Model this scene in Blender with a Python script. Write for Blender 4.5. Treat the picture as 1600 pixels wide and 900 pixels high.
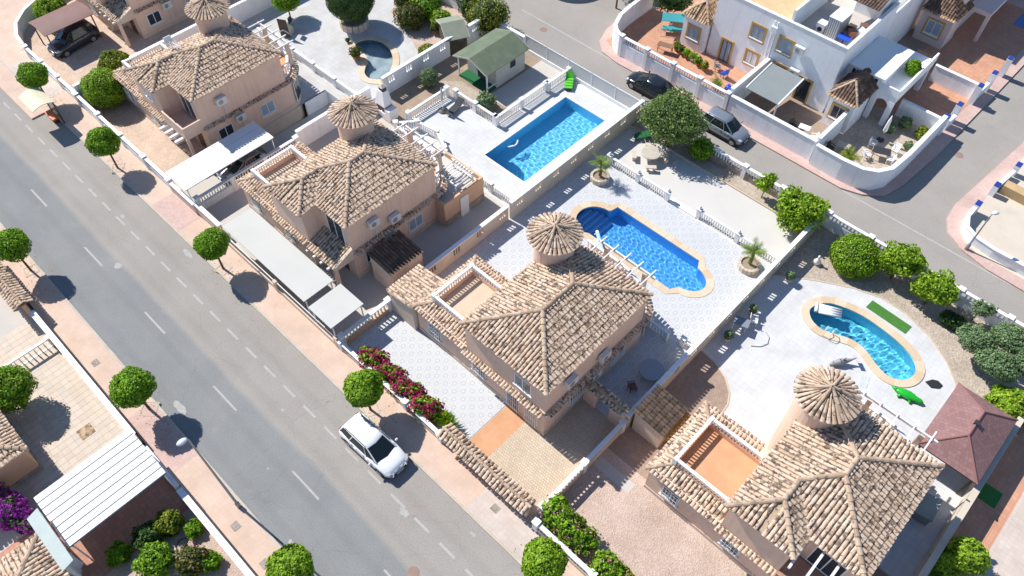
import bpy, math, random
import numpy as np
from mathutils import Vector, Matrix
from mathutils.geometry import tessellate_polygon

for o in list(bpy.data.objects): bpy.data.objects.remove(o)
S = bpy.context.scene
COL = S.collection
PI = math.pi

# ---------------------------------------------------------------- camera
# drone 43 m above the street; X runs along the street, Y away from it
cam_d = bpy.data.cameras.new('camera'); cam = bpy.data.objects.new('camera', cam_d); COL.objects.link(cam)
cam_d.sensor_width = 36; cam_d.lens = 1212 / 1600 * 36; cam_d.clip_end = 2000; cam_d.clip_start = 0.5
_right = Vector((0.72230656, 0.69157302, 0.0)); _up = Vector((-0.55533268, 0.58001169, 0.59597991)); _back = Vector((0.41216363, -0.4304802, 0.80299934))
cam.matrix_world = Matrix(((_right.x, _up.x, _back.x, 9.9), (_right.y, _up.y, _back.y, -9.76), (_right.z, _up.z, _back.z, 43.0), (0, 0, 0, 1)))
S.camera = cam
# ---------------------------------------------------------------- sky, sun, exposure
SUN_EL, SUN_AZ = math.radians(46.0), math.atan2(-1.0, -0.12)     # sun stands towards -X
W = bpy.data.worlds.new('World'); S.world = W; W.use_nodes = True
_n = W.node_tree.nodes; _sky = _n.new('ShaderNodeTexSky'); _sky.sky_type = 'NISHITA'; _sky.sun_disc = False
_sky.sun_elevation = SUN_EL; _sky.sun_rotation = SUN_AZ; _sky.air_density = 1.0; _sky.dust_density = 0.0; _sky.ozone_density = 5.0
W.node_tree.links.new(_sky.outputs[0], _n['Background'].inputs[0]); _n['Background'].inputs[1].default_value = 0.11
sun_d = bpy.data.lights.new('sun', 'SUN'); sun_d.energy = 5.0; sun_d.angle = math.radians(0.5); sun_d.color = (1.0, 0.965, 0.91)
sun = bpy.data.objects.new('sun', sun_d); COL.objects.link(sun)
sun.rotation_euler = Vector((math.cos(SUN_EL) * 0.993, math.cos(SUN_EL) * 0.119, -math.sin(SUN_EL))).to_track_quat('-Z', 'Y').to_euler()
sun.location = (-40, 0, 60)
S.view_settings.view_transform = 'Standard'; S.view_settings.look = 'None'; S.view_settings.exposure = 0.32; S.view_settings.gamma = 1.0
S.view_settings.use_curve_mapping = False
S.cycles.max_bounces = 6; S.cycles.diffuse_bounces = 4; S.cycles.transparent_max_bounces = 12; S.cycles.sample_clamp_indirect = 6
try: S.cycles.use_denoising = True
except Exception: pass

# ---------------------------------------------------------------- mesh helpers
class MB:
    def __init__(s): s.v = []; s.f = []
    def add(s, vs, fs):
        n = len(s.v); s.v += [tuple(p) for p in vs]; s.f += [tuple(i + n for i in f) for f in fs]; return s
    def box(s, x0, y0, z0, x1, y1, z1):
        return s.add([(x0,y0,z0),(x1,y0,z0),(x1,y1,z0),(x0,y1,z0),(x0,y0,z1),(x1,y0,z1),(x1,y1,z1),(x0,y1,z1)],
                     [(0,3,2,1),(4,5,6,7),(0,1,5,4),(1,2,6,5),(2,3,7,6),(3,0,4,7)])
    def rbox(s, cx, cy, z0, lx, ly, z1, rz=0.0):
        c, q = math.cos(rz), math.sin(rz); P = []
        for z in (z0, z1):
            for a, b in ((-1,-1),(1,-1),(1,1),(-1,1)):
                x, y = a*lx/2, b*ly/2; P.append((cx+x*c-y*q, cy+x*q+y*c, z))
        return s.add(P, [(0,3,2,1),(4,5,6,7),(0,1,5,4),(1,2,6,5),(2,3,7,6),(3,0,4,7)])
    def hexa(s, P):      # eight corners: bottom ring then top ring
        return s.add(P, [(0,3,2,1),(4,5,6,7),(0,1,5,4),(1,2,6,5),(2,3,7,6),(3,0,4,7)])
    def prism(s, poly, z0, z1, bottom=True):
        n = len(poly); a = sum(poly[i][0]*poly[(i+1)%n][1]-poly[(i+1)%n][0]*poly[i][1] for i in range(n))
        if a < 0: poly = poly[::-1]
        vs = [(x,y,z0) for x,y in poly] + [(x,y,z1) for x,y in poly]
        fs = [(i,(i+1)%n,(i+1)%n+n,i+n) for i in range(n)] + [tuple(range(n,2*n))]
        if bottom: fs.append(tuple(range(n-1,-1,-1)))
        return s.add(vs, fs)
    def sheet(s, outer, holes, z):
        rings = [[Vector((x,y,0)) for x,y in outer]] + [[Vector((x,y,0)) for x,y in h] for h in holes]
        flat = [p for r in rings for p in r]
        tri = tessellate_polygon(rings); fs = []
        for t in tri:
            a,b,c = (flat[i] for i in t)
            fs.append(tuple(t) if (b-a).cross(c-a).z > 0 else tuple(reversed(t)))
        return s.add([(p.x,p.y,z) for p in flat], fs)
    def tube(s, p0, p1, r0, r1=None, n=6, caps=True):
        r1 = r0 if r1 is None else r1
        p0, p1 = Vector(p0), Vector(p1); d = (p1-p0).normalized()
        a = d.orthogonal().normalized(); b = d.cross(a); vs = []
        for p, r in ((p0,r0),(p1,r1)):
            for i in range(n):
                t = 2*PI*i/n; vs.append(p + a*(r*math.cos(t)) + b*(r*math.sin(t)))
        fs = [(i,(i+1)%n,(i+1)%n+n,i+n) for i in range(n)]
        if caps: fs += [tuple(range(n-1,-1,-1)), tuple(range(n,2*n))]
        return s.add(vs, fs)
    def path(s, pts, r, n=6):
        for a, b in zip(pts, pts[1:]): s.tube(a, b, r, r, n)
        return s
    def lathe(s, prof, n=12, c=(0,0,0), sx=1.0, sy=1.0):
        vs = []; m = len(prof)
        for r, z in prof:
            for i in range(n):
                t = 2*PI*i/n; vs.append((c[0]+sx*r*math.cos(t), c[1]+sy*r*math.sin(t), c[2]+z))
        fs = [(k*n+i, k*n+(i+1)%n, (k+1)*n+(i+1)%n, (k+1)*n+i) for k in range(m-1) for i in range(n)]
        fs += [tuple(range(n-1,-1,-1)), tuple(range((m-1)*n, m*n))]
        return s.add(vs, fs)
    def ribbon(s, inner, outer, z0, z1):      # closed ring between two outlines of equal length
        n = len(inner); vs = [(x,y,z) for z in (z0,z1) for r in (inner,outer) for x,y in r]; fs = []
        for i in range(n):
            j = (i+1)%n
            fs += [(2*n+i,3*n+i,3*n+j,2*n+j),(i,j,2*n+j,2*n+i),(n+j,n+i,3*n+i,3*n+j)]
        return s.add(vs, fs)
    def mesh(s, name, mat=None, smooth=False):
        me = bpy.data.meshes.new(name); me.from_pydata(s.v, [], s.f); me.update()
        if mat is not None: me.materials.append(mat)
        if smooth: me.polygons.foreach_set('use_smooth', [True]*len(me.polygons))
        return me
    def make(s, name, mat, parent=None, smooth=False, kind=None, label=None):
        return link(name, s.mesh(name, mat, smooth), parent, kind=kind, label=label)

def link(name, me, parent=None, loc=None, rz=None, kind=None, label=None, mw=None):
    o = bpy.data.objects.new(name, me); COL.objects.link(o)
    if parent is not None: o.parent = parent
    if loc is not None: o.location = loc
    if rz is not None: o.rotation_euler = (0, 0, rz)
    if mw is not None: o.matrix_basis = mw
    if kind: o['kind'] = kind
    if label: o['label'] = label
    return o

def thing(name, label, cat, loc=(0,0,0), rz=0.0, group=None):
    o = bpy.data.objects.new(name, None); COL.objects.link(o); o.empty_display_size = 0.3
    o.location = loc; o.rotation_euler = (0,0,rz); o['label'] = label; o['category'] = cat; o['kind'] = 'thing'
    if group: o['group'] = group
    return o

def tag(o, label, cat, group=None):
    o['label'] = label; o['category'] = cat; o['kind'] = 'thing'
    if group: o['group'] = group
    return o

def setting(name, mb, mat, smooth=False):
    o = mb.make(name, mat, None, smooth); o['kind'] = 'structure'; return o

def copy_tree(root, loc=None, rz=None, label=None, parent=None, scale=None):
    c = root.copy(); COL.objects.link(c); c.parent = parent
    if loc is not None: c.location = loc
    if rz is not None: c.rotation_euler = (0,0,rz)
    if scale is not None: c.scale = scale
    if label: c['label'] = label
    for ch in list(root.children): copy_tree(ch, parent=c)
    return c

# ---------------------------------------------------------------- materials
def _mat(name):
    m = bpy.data.materials.new(name); m.use_nodes = True
    return m, m.node_tree.nodes, m.node_tree.links, m.node_tree.nodes['Principled BSDF']

def _ramp(nt, stops):
    r = nt.nodes.new('ShaderNodeValToRGB'); e = r.color_ramp.elements
    while len(e) < len(stops): e.new(0.5)
    for el, (p, c) in zip(e, stops): el.position = p; el.color = (*c, 1) if len(c) == 3 else c
    return r

def _noise(nt, vec, scale, detail=4, rough=0.55):
    n = nt.nodes.new('ShaderNodeTexNoise'); n.inputs['Scale'].default_value = scale; n.inputs['Detail'].default_value = detail
    n.inputs['Roughness'].default_value = rough
    if vec is not None: nt.links.new(vec, n.inputs['Vector'])
    return n

def _mix(nt, fac, a, b, mode='MIX'):
    m = nt.nodes.new('ShaderNodeMix'); m.data_type = 'RGBA'; m.blend_type = mode
    for sock, v in ((m.inputs[0], fac), (m.inputs[6], a), (m.inputs[7], b)):
        if hasattr(v, 'is_output'): nt.links.new(v, sock)
        else: sock.default_value = v if not isinstance(v, tuple) else (*v, 1)[:4]
    return m.outputs[2]

def _math(nt, op, a, b=None, c=None):
    m = nt.nodes.new('ShaderNodeMath'); m.operation = op
    for i, v in enumerate((a, b, c)):
        if v is None: continue
        if hasattr(v, 'is_output'): nt.links.new(v, m.inputs[i])
        else: m.inputs[i].default_value = v
    return m.outputs[0]

def _pos(nt): return nt.nodes.new('ShaderNodeNewGeometry').outputs['Position']

def surf(name, col, rough=0.8, vary=0.12, scale=1.2, fine=14.0, fine_amt=0.10, stain=None, stain_amt=0.35, stain_scale=0.5, bump=0.0, bump_scale=40.0, metal=0.0, spec=0.3, streak=0.0):
    """plain weathered surface: broad tone drift, fine grain, optional stains"""
    m, N, L, P = _mat(name); nt = m.node_tree; pos = _pos(nt)
    n1 = _noise(nt, pos, scale, 5); n2 = _noise(nt, pos, fine, 3)
    lo = tuple(c*(1-vary) for c in col); hi = tuple(min(1,c*(1+vary)) for c in col)
    r1 = _ramp(nt, [(0.3, lo), (0.7, hi)]); L.new(n1.outputs[0], r1.inputs[0])
    r2 = _ramp(nt, [(0.3, (1-fine_amt,)*3), (0.7, (1,)*3)]); L.new(n2.outputs[0], r2.inputs[0])
    c = _mix(nt, 1.0, r1.outputs[0], r2.outputs[0], 'MULTIPLY')
    if stain:
        n3 = _noise(nt, pos, stain_scale, 6, 0.65); r3 = _ramp(nt, [(0.52, (0,0,0)), (0.72, (stain_amt,)*3)]); L.new(n3.outputs[0], r3.inputs[0])
        c = _mix(nt, r3.outputs[0], c, stain)
    if streak:      # rain streaks down walls
        mp = N.new('ShaderNodeMapping'); mp.inputs['Scale'].default_value = (2.6,2.6,0.22); L.new(pos, mp.inputs['Vector'])
        n4 = _noise(nt, mp.outputs[0], 1.6, 5, 0.6); r4 = _ramp(nt, [(0.5,(1,1,1)),(0.78,(1-streak,)*3)]); L.new(n4.outputs[0], r4.inputs[0]); c = _mix(nt, 1.0, c, r4.outputs[0], 'MULTIPLY')
    L.new(c, P.inputs['Base Color']); P.inputs['Roughness'].default_value = rough; P.inputs['Metallic'].default_value = metal
    P.inputs['Specular IOR Level'].default_value = spec
    if bump:
        nb = _noise(nt, pos, bump_scale, 4); b = N.new('ShaderNodeBump'); b.inputs['Strength'].default_value = bump; b.inputs['Distance'].default_value = 0.03
        L.new(nb.outputs[0], b.inputs['Height']); L.new(b.outputs[0], P.inputs['Normal'])
    return m

def piece_mat(name, stops, rough=0.85, blotch=None, blotch_scale=5.0, blotch_lo=0.55, blotch_hi=0.62, grain=0.15):
    """tone of its own for every piece (object or loose island), plus dark noise blotches"""
    m, N, L, P = _mat(name); nt = m.node_tree; g = N.new('ShaderNodeNewGeometry'); oi = N.new('ShaderNodeObjectInfo')
    rnd = _math(nt, 'FRACT', _math(nt, 'ADD', g.outputs['Random Per Island'], oi.outputs['Random']))
    r = _ramp(nt, stops); L.new(rnd, r.inputs[0]); c = r.outputs[0]
    n2 = _noise(nt, g.outputs['Position'], 9.0, 4); r2 = _ramp(nt, [(0.3, (1-grain,)*3), (0.7, (1,)*3)]); L.new(n2.outputs[0], r2.inputs[0])
    c = _mix(nt, 1.0, c, r2.outputs[0], 'MULTIPLY')
    if blotch:
        n3 = _noise(nt, g.outputs['Position'], blotch_scale, 3, 0.6); r3 = _ramp(nt, [(blotch_lo, (0,0,0)), (blotch_hi, (1,1,1))]); L.new(n3.outputs[0], r3.inputs[0])
        c = _mix(nt, _math(nt, 'MULTIPLY', r3.outputs[0], 0.85), c, blotch)
    L.new(c, P.inputs['Base Color']); P.inputs['Roughness'].default_value = rough; P.inputs['Specular IOR Level'].default_value = 0.25
    return m

def plain(name, col, rough=0.5, metal=0.0, spec=0.5, coat=0.0):
    m, N, L, P = _mat(name); P.inputs['Base Color'].default_value = (*col, 1); P.inputs['Roughness'].default_value = rough
    P.inputs['Metallic'].default_value = metal; P.inputs['Specular IOR Level'].default_value = spec; P.inputs['Coat Weight'].default_value = coat
    return m

def leaf_mat(name, dark, mid, light, trans=0.25):
    m, N, L, P = _mat(name); nt = m.node_tree; g = N.new('ShaderNodeNewGeometry')
    r = _ramp(nt, [(0.0, dark), (0.5, mid), (1.0, light)]); 
    n = _noise(nt, g.outputs['Position'], 2.2, 3)
    f = _math(nt, 'ADD', _math(nt, 'MULTIPLY', g.outputs['Random Per Island'], 0.65), _math(nt, 'MULTIPLY', _math(nt, 'SUBTRACT', n.outputs[0], 0.32), 1.0))
    L.new(f, r.inputs[0]); L.new(r.outputs[0], P.inputs['Base Color']); P.inputs['Roughness'].default_value = 0.55; P.inputs['Specular IOR Level'].default_value = 0.35
    t = N.new('ShaderNodeBsdfTranslucent'); L.new(r.outputs[0], t.inputs['Color']); ms = N.new('ShaderNodeMixShader'); ms.inputs[0].default_value = trans
    L.new(P.outputs[0], ms.inputs[1]); L.new(t.outputs[0], ms.inputs[2]); L.new(ms.outputs[0], N['Material Output'].inputs['Surface'])
    return m

M = {}
M['peach'] = surf('stucco_peach', (0.79,0.57,0.445), 0.9, 0.04, 0.8, 25, 0.06, (0.64,0.46,0.36), 0.4, 0.7, 0.25, 60, streak=0.16)
M['peach_light'] = surf('stucco_pale', (0.68,0.55,0.44), 0.9, 0.06, 0.8, 25, 0.08, (0.40,0.32,0.26), 0.35, 0.9, 0.2, 60)
M['orange_wall'] = surf('stucco_orange', (0.70,0.45,0.29), 0.9, 0.06, 0.8, 25, 0.08)
M['white_wall'] = surf('stucco_white', (0.88,0.89,0.90), 0.85, 0.03, 0.6, 20, 0.05, (0.60,0.59,0.57), 0.35, 1.0, 0.15, 50, streak=0.14)
M['cream_wall'] = surf('stucco_cream', (0.62,0.54,0.44), 0.9, 0.05, 0.7, 20, 0.07, (0.42,0.36,0.30), 0.3, 0.9)
M['pink_wall'] = surf('stucco_pink', (0.72,0.60,0.57), 0.9, 0.05, 0.7, 20, 0.07)
M['white'] = plain('white_paint', (0.80,0.80,0.79), 0.5)
M['white_metal'] = plain('white_metal', (0.78,0.79,0.79), 0.4)
M['ochre'] = plain('ochre_paint', (0.50,0.31,0.10), 0.7)
M['tile'] = piece_mat('clay_tile', [(0.0,(0.55,0.39,0.275)),(0.3,(0.64,0.475,0.345)),(0.65,(0.69,0.525,0.39)),(0.9,(0.73,0.57,0.435)),(1.0,(0.61,0.415,0.275))], 0.85, (0.14,0.10,0.078), 3.9, 0.545, 0.563)
M['ridge'] = piece_mat('ridge_tile', [(0.0,(0.40,0.28,0.19)),(0.5,(0.50,0.37,0.27)),(1.0,(0.58,0.45,0.33))], 0.85, (0.16,0.12,0.09), 3.0, 0.56, 0.68)
M['tile_orange'] = piece_mat('clay_tile_warm', [(0.0,(0.42,0.24,0.12)),(0.5,(0.56,0.36,0.20)),(1.0,(0.64,0.46,0.29))], 0.85, (0.15,0.10,0.07), 3.6, 0.58, 0.64)
M['tile_dark'] = piece_mat('clay_tile_brown', [(0.0,(0.13,0.085,0.06)),(0.5,(0.19,0.12,0.085)),(1.0,(0.26,0.17,0.12))], 0.85)
M['deck'] = piece_mat('tile_bed', [(0.0,(0.52,0.38,0.26)),(1.0,(0.58,0.43,0.30))], 0.95, (0.14,0.10,0.078), 3.9, 0.545, 0.563)
M['glass'] = plain('window_glass', (0.03,0.045,0.06), 0.08, 0.0, 0.6)
M['shutter'] = plain('roller_shutter', (0.30,0.38,0.45), 0.5)
M['shutter_white'] = plain('shutter_white', (0.72,0.72,0.72), 0.5)
M['grey_metal'] = plain('grey_metal', (0.35,0.36,0.37), 0.45, 0.6)
M['dark_metal'] = plain('dark_metal', (0.05,0.05,0.055), 0.5, 0.3)
M['black'] = plain('black_rubber', (0.02,0.02,0.022), 0.7)
M['ac'] = plain('appliance_white', (0.66,0.67,0.66), 0.45)
M['terracotta'] = surf('terracotta_floor', (0.62,0.33,0.18), 0.8, 0.10, 0.9, 18, 0.10, (0.68,0.45,0.30), 0.4, 0.8)
M['beige_floor'] = surf('beige_floor', (0.60,0.48,0.36), 0.85, 0.06, 0.7, 20, 0.08)
M['stone'] = surf('stone_cladding', (0.36,0.31,0.26), 0.9, 0.3, 3.0, 14, 0.3)
M['dark_wood0'] = surf('door_wood', (0.16,0.08,0.045), 0.6, 0.15, 3, 20, 0.2)
M['bark'] = surf('bark', (0.16,0.11,0.075), 0.95, 0.25, 6, 30, 0.3)
M['tile_brown'] = piece_mat('clay_tile_brownish', [(0.0,(0.48,0.34,0.24)),(0.5,(0.60,0.445,0.325)),(1.0,(0.70,0.54,0.41))], 0.85, (0.17,0.125,0.10), 3.6, 0.56, 0.60)
M['turret_bed'] = surf('turret_bed', (0.20,0.135,0.09), 0.95)  # shade of the gaps between tiles put into a dark bed colour
M['tile_black'] = piece_mat('clay_tile_blackish', [(0.0,(0.06,0.045,0.038)),(0.5,(0.09,0.066,0.055)),(1.0,(0.13,0.095,0.075))], 0.85)  # very dark brown tiles for the garden store roof
# ---------------------------------------------------------------- setting: ground, roads, pavements
def road_mat(name, two_tone):
    m, N, L, P = _mat(name); nt = m.node_tree; pos = _pos(nt)
    sep = N.new('ShaderNodeSeparateXYZ'); L.new(pos, sep.inputs[0])
    n1 = _noise(nt, pos, 0.25, 6, 0.6); n2 = _noise(nt, pos, 14, 5, 0.8); n3 = _noise(nt, pos, 1.6, 5, 0.65)
    r1 = _ramp(nt, [(0.3, (0.345,0.315,0.283)), (0.7, (0.395,0.363,0.328))]); L.new(n1.outputs[0], r1.inputs[0]); c = r1.outputs[0]
    if two_tone:     # the far lane was resurfaced with a cooler, darker mix
        wob = _math(nt, 'MULTIPLY', _math(nt, 'SUBTRACT', _noise(nt, pos, 0.12, 2).outputs[0], 0.5), 0.9)
        f = N.new('ShaderNodeMapRange'); L.new(_math(nt, 'ADD', sep.outputs[1], wob), f.inputs[0]); f.inputs[1].default_value = -4.5; f.inputs[2].default_value = -4.15
        r4 = _ramp(nt, [(0.3, (0.245,0.250,0.248)), (0.7, (0.295,0.296,0.290))]); L.new(n1.outputs[0], r4.inputs[0])
        c = _mix(nt, f.outputs[0], r4.outputs[0], c)
        # worn wheel paths
        w = _math(nt, 'SINE', _math(nt, 'MULTIPLY', sep.outputs[1], 2*PI/2.05)); wr = _ramp(nt, [(0.4,(1,1,1)),(1.0,(0.94,0.94,0.94))]); L.new(w, wr.inputs[0])
        c = _mix(nt, 1.0, c, wr.outputs[0], 'MULTIPLY')
    r2 = _ramp(nt, [(0.25, (0.62,0.62,0.62)), (0.6, (1,1,1)), (0.8,(1.2,1.2,1.2))]); L.new(n2.outputs[0], r2.inputs[0]); c = _mix(nt, 1.0, c, r2.outputs[0], 'MULTIPLY')
    r3 = _ramp(nt, [(0.56, (0,0,0)), (0.75, (0.25,0.25,0.25))]); L.new(n3.outputs[0], r3.inputs[0]); c = _mix(nt, r3.outputs[0], c, (0.20,0.20,0.195))
    n5 = _noise(nt, pos, 0.8, 6, 0.7); r5 = _ramp(nt, [(0.6, (0,0,0)), (0.8, (0.4,0.4,0.4))]); L.new(n5.outputs[0], r5.inputs[0]); c = _mix(nt, r5.outputs[0], c, (0.40,0.375,0.34))
    v = N.new('ShaderNodeTexVoronoi'); v.feature = 'DISTANCE_TO_EDGE'; v.inputs['Scale'].default_value = 0.28; v.inputs['Randomness'].default_value = 1.0
    dn = _noise(nt, pos, 1.2, 4); mx = _mix(nt, 0.22, pos, dn.outputs['Color'], 'LINEAR_LIGHT'); L.new(mx, v.inputs['Vector'])
    r6 = _ramp(nt, [(0.0, (0.6,0.6,0.6)), (0.004, (1,1,1))]); L.new(v.outputs['Distance'], r6.inputs[0]); c = _mix(nt, _math(nt,'MULTIPLY',n5.outputs[0],0.9), c, r6.outputs[0], 'MULTIPLY')
    L.new(c, P.inputs['Base Color']); P.inputs['Roughness'].default_value = 0.92; P.inputs['Specular IOR Level'].default_value = 0.2
    b = N.new('ShaderNodeBump'); b.inputs['Strength'].default_value = 0.3; b.inputs['Distance'].default_value = 0.02; L.new(n2.outputs[0], b.inputs['Height']); L.new(b.outputs[0], P.inputs['Normal'])
    return m

def paving_mat(name, col, joint, size, jw=0.02, off=0.0, vary=0.08, spots=None):
    """small paving printed into one surface, too small to tell apart"""
    m, N, L, P = _mat(name); nt = m.node_tree; pos = _pos(nt)
    br = N.new('ShaderNodeTexBrick'); br.offset = off; br.inputs['Scale'].default_value = 1.0; br.inputs['Brick Width'].default_value = size; br.inputs['Row Height'].default_value = size
    br.inputs['Mortar Size'].default_value = jw; br.inputs['Mortar Smooth'].default_value = 0.3; L.new(pos, br.inputs['Vector'])
    br.inputs['Color1'].default_value = (*[c*(1-vary) for c in col],1); br.inputs['Color2'].default_value = (*[c*(1+vary) for c in col],1); br.inputs['Mortar'].default_value = (*joint,1)
    n1 = _noise(nt, pos, 0.6, 5); r1 = _ramp(nt, [(0.3,(0.88,0.86,0.84)),(0.7,(1.04,1.04,1.04))]); L.new(n1.outputs[0], r1.inputs[0]); c = _mix(nt, 1.0, br.outputs[0], r1.outputs[0], 'MULTIPLY')
    n2 = _noise(nt, pos, 18, 3); r2 = _ramp(nt, [(0.3,(0.88,0.88,0.88)),(0.7,(1,1,1))]); L.new(n2.outputs[0], r2.inputs[0]); c = _mix(nt, 1.0, c, r2.outputs[0], 'MULTIPLY')
    if spots:
        n3 = _noise(nt, pos, 0.45, 6, 0.65); r3 = _ramp(nt, [(0.5,(0,0,0)),(0.75,(0.5,0.5,0.5))]); L.new(n3.outputs[0], r3.inputs[0]); c = _mix(nt, r3.outputs[0], c, spots)
    L.new(c, P.inputs['Base Color']); P.inputs['Roughness'].default_value = 0.85; P.inputs['Specular IOR Level'].default_value = 0.25
    return m

def gravel_mat(name, a, b, scale=9):
    m, N, L, P = _mat(name); nt = m.node_tree; pos = _pos(nt)
    v = N.new('ShaderNodeTexVoronoi'); v.inputs['Scale'].default_value = scale; L.new(pos, v.inputs['Vector'])
    sp = N.new('ShaderNodeSeparateColor'); L.new(v.outputs['Color'], sp.inputs[0])
    r = _ramp(nt, [(0.0,a),(0.6,tuple((x+y)/2 for x,y in zip(a,b))),(1.0,b)]); L.new(sp.outputs[0], r.inputs[0])
    n1 = _noise(nt, pos, 0.5, 5); r1 = _ramp(nt, [(0.3,(0.82,0.80,0.78)),(0.7,(1.05,1.05,1.05))]); L.new(n1.outputs[0], r1.inputs[0]); c = _mix(nt, 1.0, r.outputs[0], r1.outputs[0], 'MULTIPLY')
    L.new(c, P.inputs['Base Color']); P.inputs['Roughness'].default_value = 0.95; P.inputs['Specular IOR Level'].default_value = 0.15
    bp = N.new('ShaderNodeBump'); bp.inputs['Strength'].default_value = 0.7; bp.inputs['Distance'].default_value = 0.04; L.new(v.outputs['Distance'], bp.inputs['Height']); L.new(bp.outputs[0], P.inputs['Normal'])
    return m

def print_tile_mat(name, size, x0, y0, base, ink, ink2):
    """floor tiles printed with a large ring on one tile and a small ring on the next"""
    m, N, L, P = _mat(name); nt = m.node_tree; pos = _pos(nt); sep = N.new('ShaderNodeSeparateXYZ'); L.new(pos, sep.inputs[0])
    u = _math(nt, 'DIVIDE', _math(nt, 'SUBTRACT', sep.outputs[0], x0), size); v = _math(nt, 'DIVIDE', _math(nt, 'SUBTRACT', sep.outputs[1], y0), size)
    par = _math(nt, 'MULTIPLY', _math(nt, 'FRACT', _math(nt, 'MULTIPLY', _math(nt, 'ADD', _math(nt, 'FLOOR', u), _math(nt, 'FLOOR', v)), 0.5)), 2.0)
    fu = _math(nt, 'SUBTRACT', _math(nt, 'FRACT', u), 0.5); fv = _math(nt, 'SUBTRACT', _math(nt, 'FRACT', v), 0.5)
    rr = _math(nt, 'SQRT', _math(nt, 'ADD', _math(nt, 'MULTIPLY', fu, fu), _math(nt, 'MULTIPLY', fv, fv)))
    big = _ramp(nt, [(0.0,(0.55,)*3),(0.10,(0.1,)*3),(0.20,(0.15,)*3),(0.27,(1,)*3),(0.40,(1,)*3),(0.46,(0.0,)*3)]); L.new(rr, big.inputs[0])
    dm = _math(nt, 'MAXIMUM', _math(nt, 'ABSOLUTE', fu), _math(nt, 'ABSOLUTE', fv))
    sm = _ramp(nt, [(0.0,(0.15,)*3),(0.14,(0.2,)*3),(0.20,(0.8,)*3),(0.27,(0.7,)*3),(0.33,(0.0,)*3)]); L.new(dm, sm.inputs[0])
    f = _mix(nt, par, big.outputs[0], sm.outputs[0])
    n1 = _noise(nt, pos, 0.5, 5); r1 = _ramp(nt, [(0.3,tuple(c*0.93 for c in base)),(0.7,base)]); L.new(n1.outputs[0], r1.inputs[0])
    c = _mix(nt, _math(nt, 'MULTIPLY', f, 0.85), r1.outputs[0], ink)
    n2 = _noise(nt, pos, 16, 3); r2 = _ramp(nt, [(0.3,(0.93,)*3),(0.7,(1,)*3)]); L.new(n2.outputs[0], r2.inputs[0]); c = _mix(nt, 1.0, c, r2.outputs[0], 'MULTIPLY')
    L.new(c, P.inputs['Base Color']); P.inputs['Roughness'].default_value = 0.55; P.inputs['Specular IOR Level'].default_value = 0.35
    return m

M['road'] = road_mat('street_asphalt', True); M['road2'] = road_mat('lane_asphalt', False)
M['paint'] = surf('road_paint', (0.50,0.48,0.45), 0.8, 0.08, 3, 30, 0.35, (0.40,0.37,0.34), 1.0, 2.0)
M['walk'] = paving_mat('pavement', (0.67,0.505,0.405), (0.63,0.465,0.37), 0.3, 0.010, 0.0, 0.03, (0.58,0.41,0.30))
M['walk_pink'] = paving_mat('pavement_pink', (0.62,0.445,0.395), (0.55,0.39,0.345), 0.2, 0.012, 0.0, 0.06)
M['walk_pale'] = paving_mat('pavement_pale', (0.62,0.53,0.47), (0.55,0.46,0.40), 0.3, 0.01, 0.0, 0.05)
M['kerb'] = surf('kerb_stone', (0.56,0.49,0.40), 0.9, 0.1, 1.5, 20, 0.2)
M['soil'] = surf('dry_soil', (0.38,0.29,0.21), 0.95, 0.15, 1.0, 15, 0.2)
M['conc'] = surf('concrete_floor', (0.55,0.51,0.46), 0.9, 0.06, 0.5, 18, 0.08, (0.45,0.41,0.36), 0.3, 0.5)
M['conc_pale'] = surf('pale_floor', (0.60,0.575,0.54), 0.85, 0.04, 0.4, 18, 0.06, (0.58,0.54,0.48), 0.3, 0.6)
M['deck_white'] = paving_mat('pool_deck_white', (0.65,0.655,0.66), (0.57,0.575,0.58), 0.4, 0.014, 0.0, 0.03)
M['deck_grey'] = paving_mat('pool_deck_grey', (0.58,0.575,0.565), (0.51,0.505,0.495), 0.45, 0.012, 0.0, 0.04)
M['yard1'] = gravel_mat('yard_pinkish', (0.57,0.43,0.335), (0.66,0.52,0.41), 6)
M['gravel_pink'] = gravel_mat('gravel_pink', (0.51,0.385,0.315), (0.62,0.49,0.415), 12)
M['gravel'] = gravel_mat('gravel_tan', (0.41,0.345,0.28), (0.56,0.475,0.395), 8)
M['cobble'] = paving_mat('cream_pavers', (0.64,0.53,0.40), (0.42,0.33,0.25), 0.16, 0.014, 0.5, 0.08)
M['cobble_dark'] = paving_mat('brown_pavers', (0.40,0.30,0.24), (0.30,0.22,0.17), 0.16, 0.012, 0.5, 0.1)
M['terra_pave'] = paving_mat('terracotta_pavers', (0.60,0.32,0.21), (0.48,0.26,0.17), 0.3, 0.012, 0.0, 0.07)
M['terra_dark'] = paving_mat('brown_terracotta_pavers', (0.50,0.27,0.19), (0.38,0.20,0.14), 0.3, 0.012, 0.0, 0.09)

def rect(x0, y0, x1, y1): return [(x0,y0),(x1,y0),(x1,y1),(x0,y1)]
def slab(name, poly, z, mat, holes=()): return setting(name, MB().sheet(poly, list(holes), z), mat)
def block(name, poly, z0, z1, mat): return setting(name, MB().prism(poly, z0, z1, False), mat)

slab('ground', rect(-900,-900,900,900), -1.6, M['soil'])
slab('street', rect(-160,-8.41,140,0), 0.0, M['road'])
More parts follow.
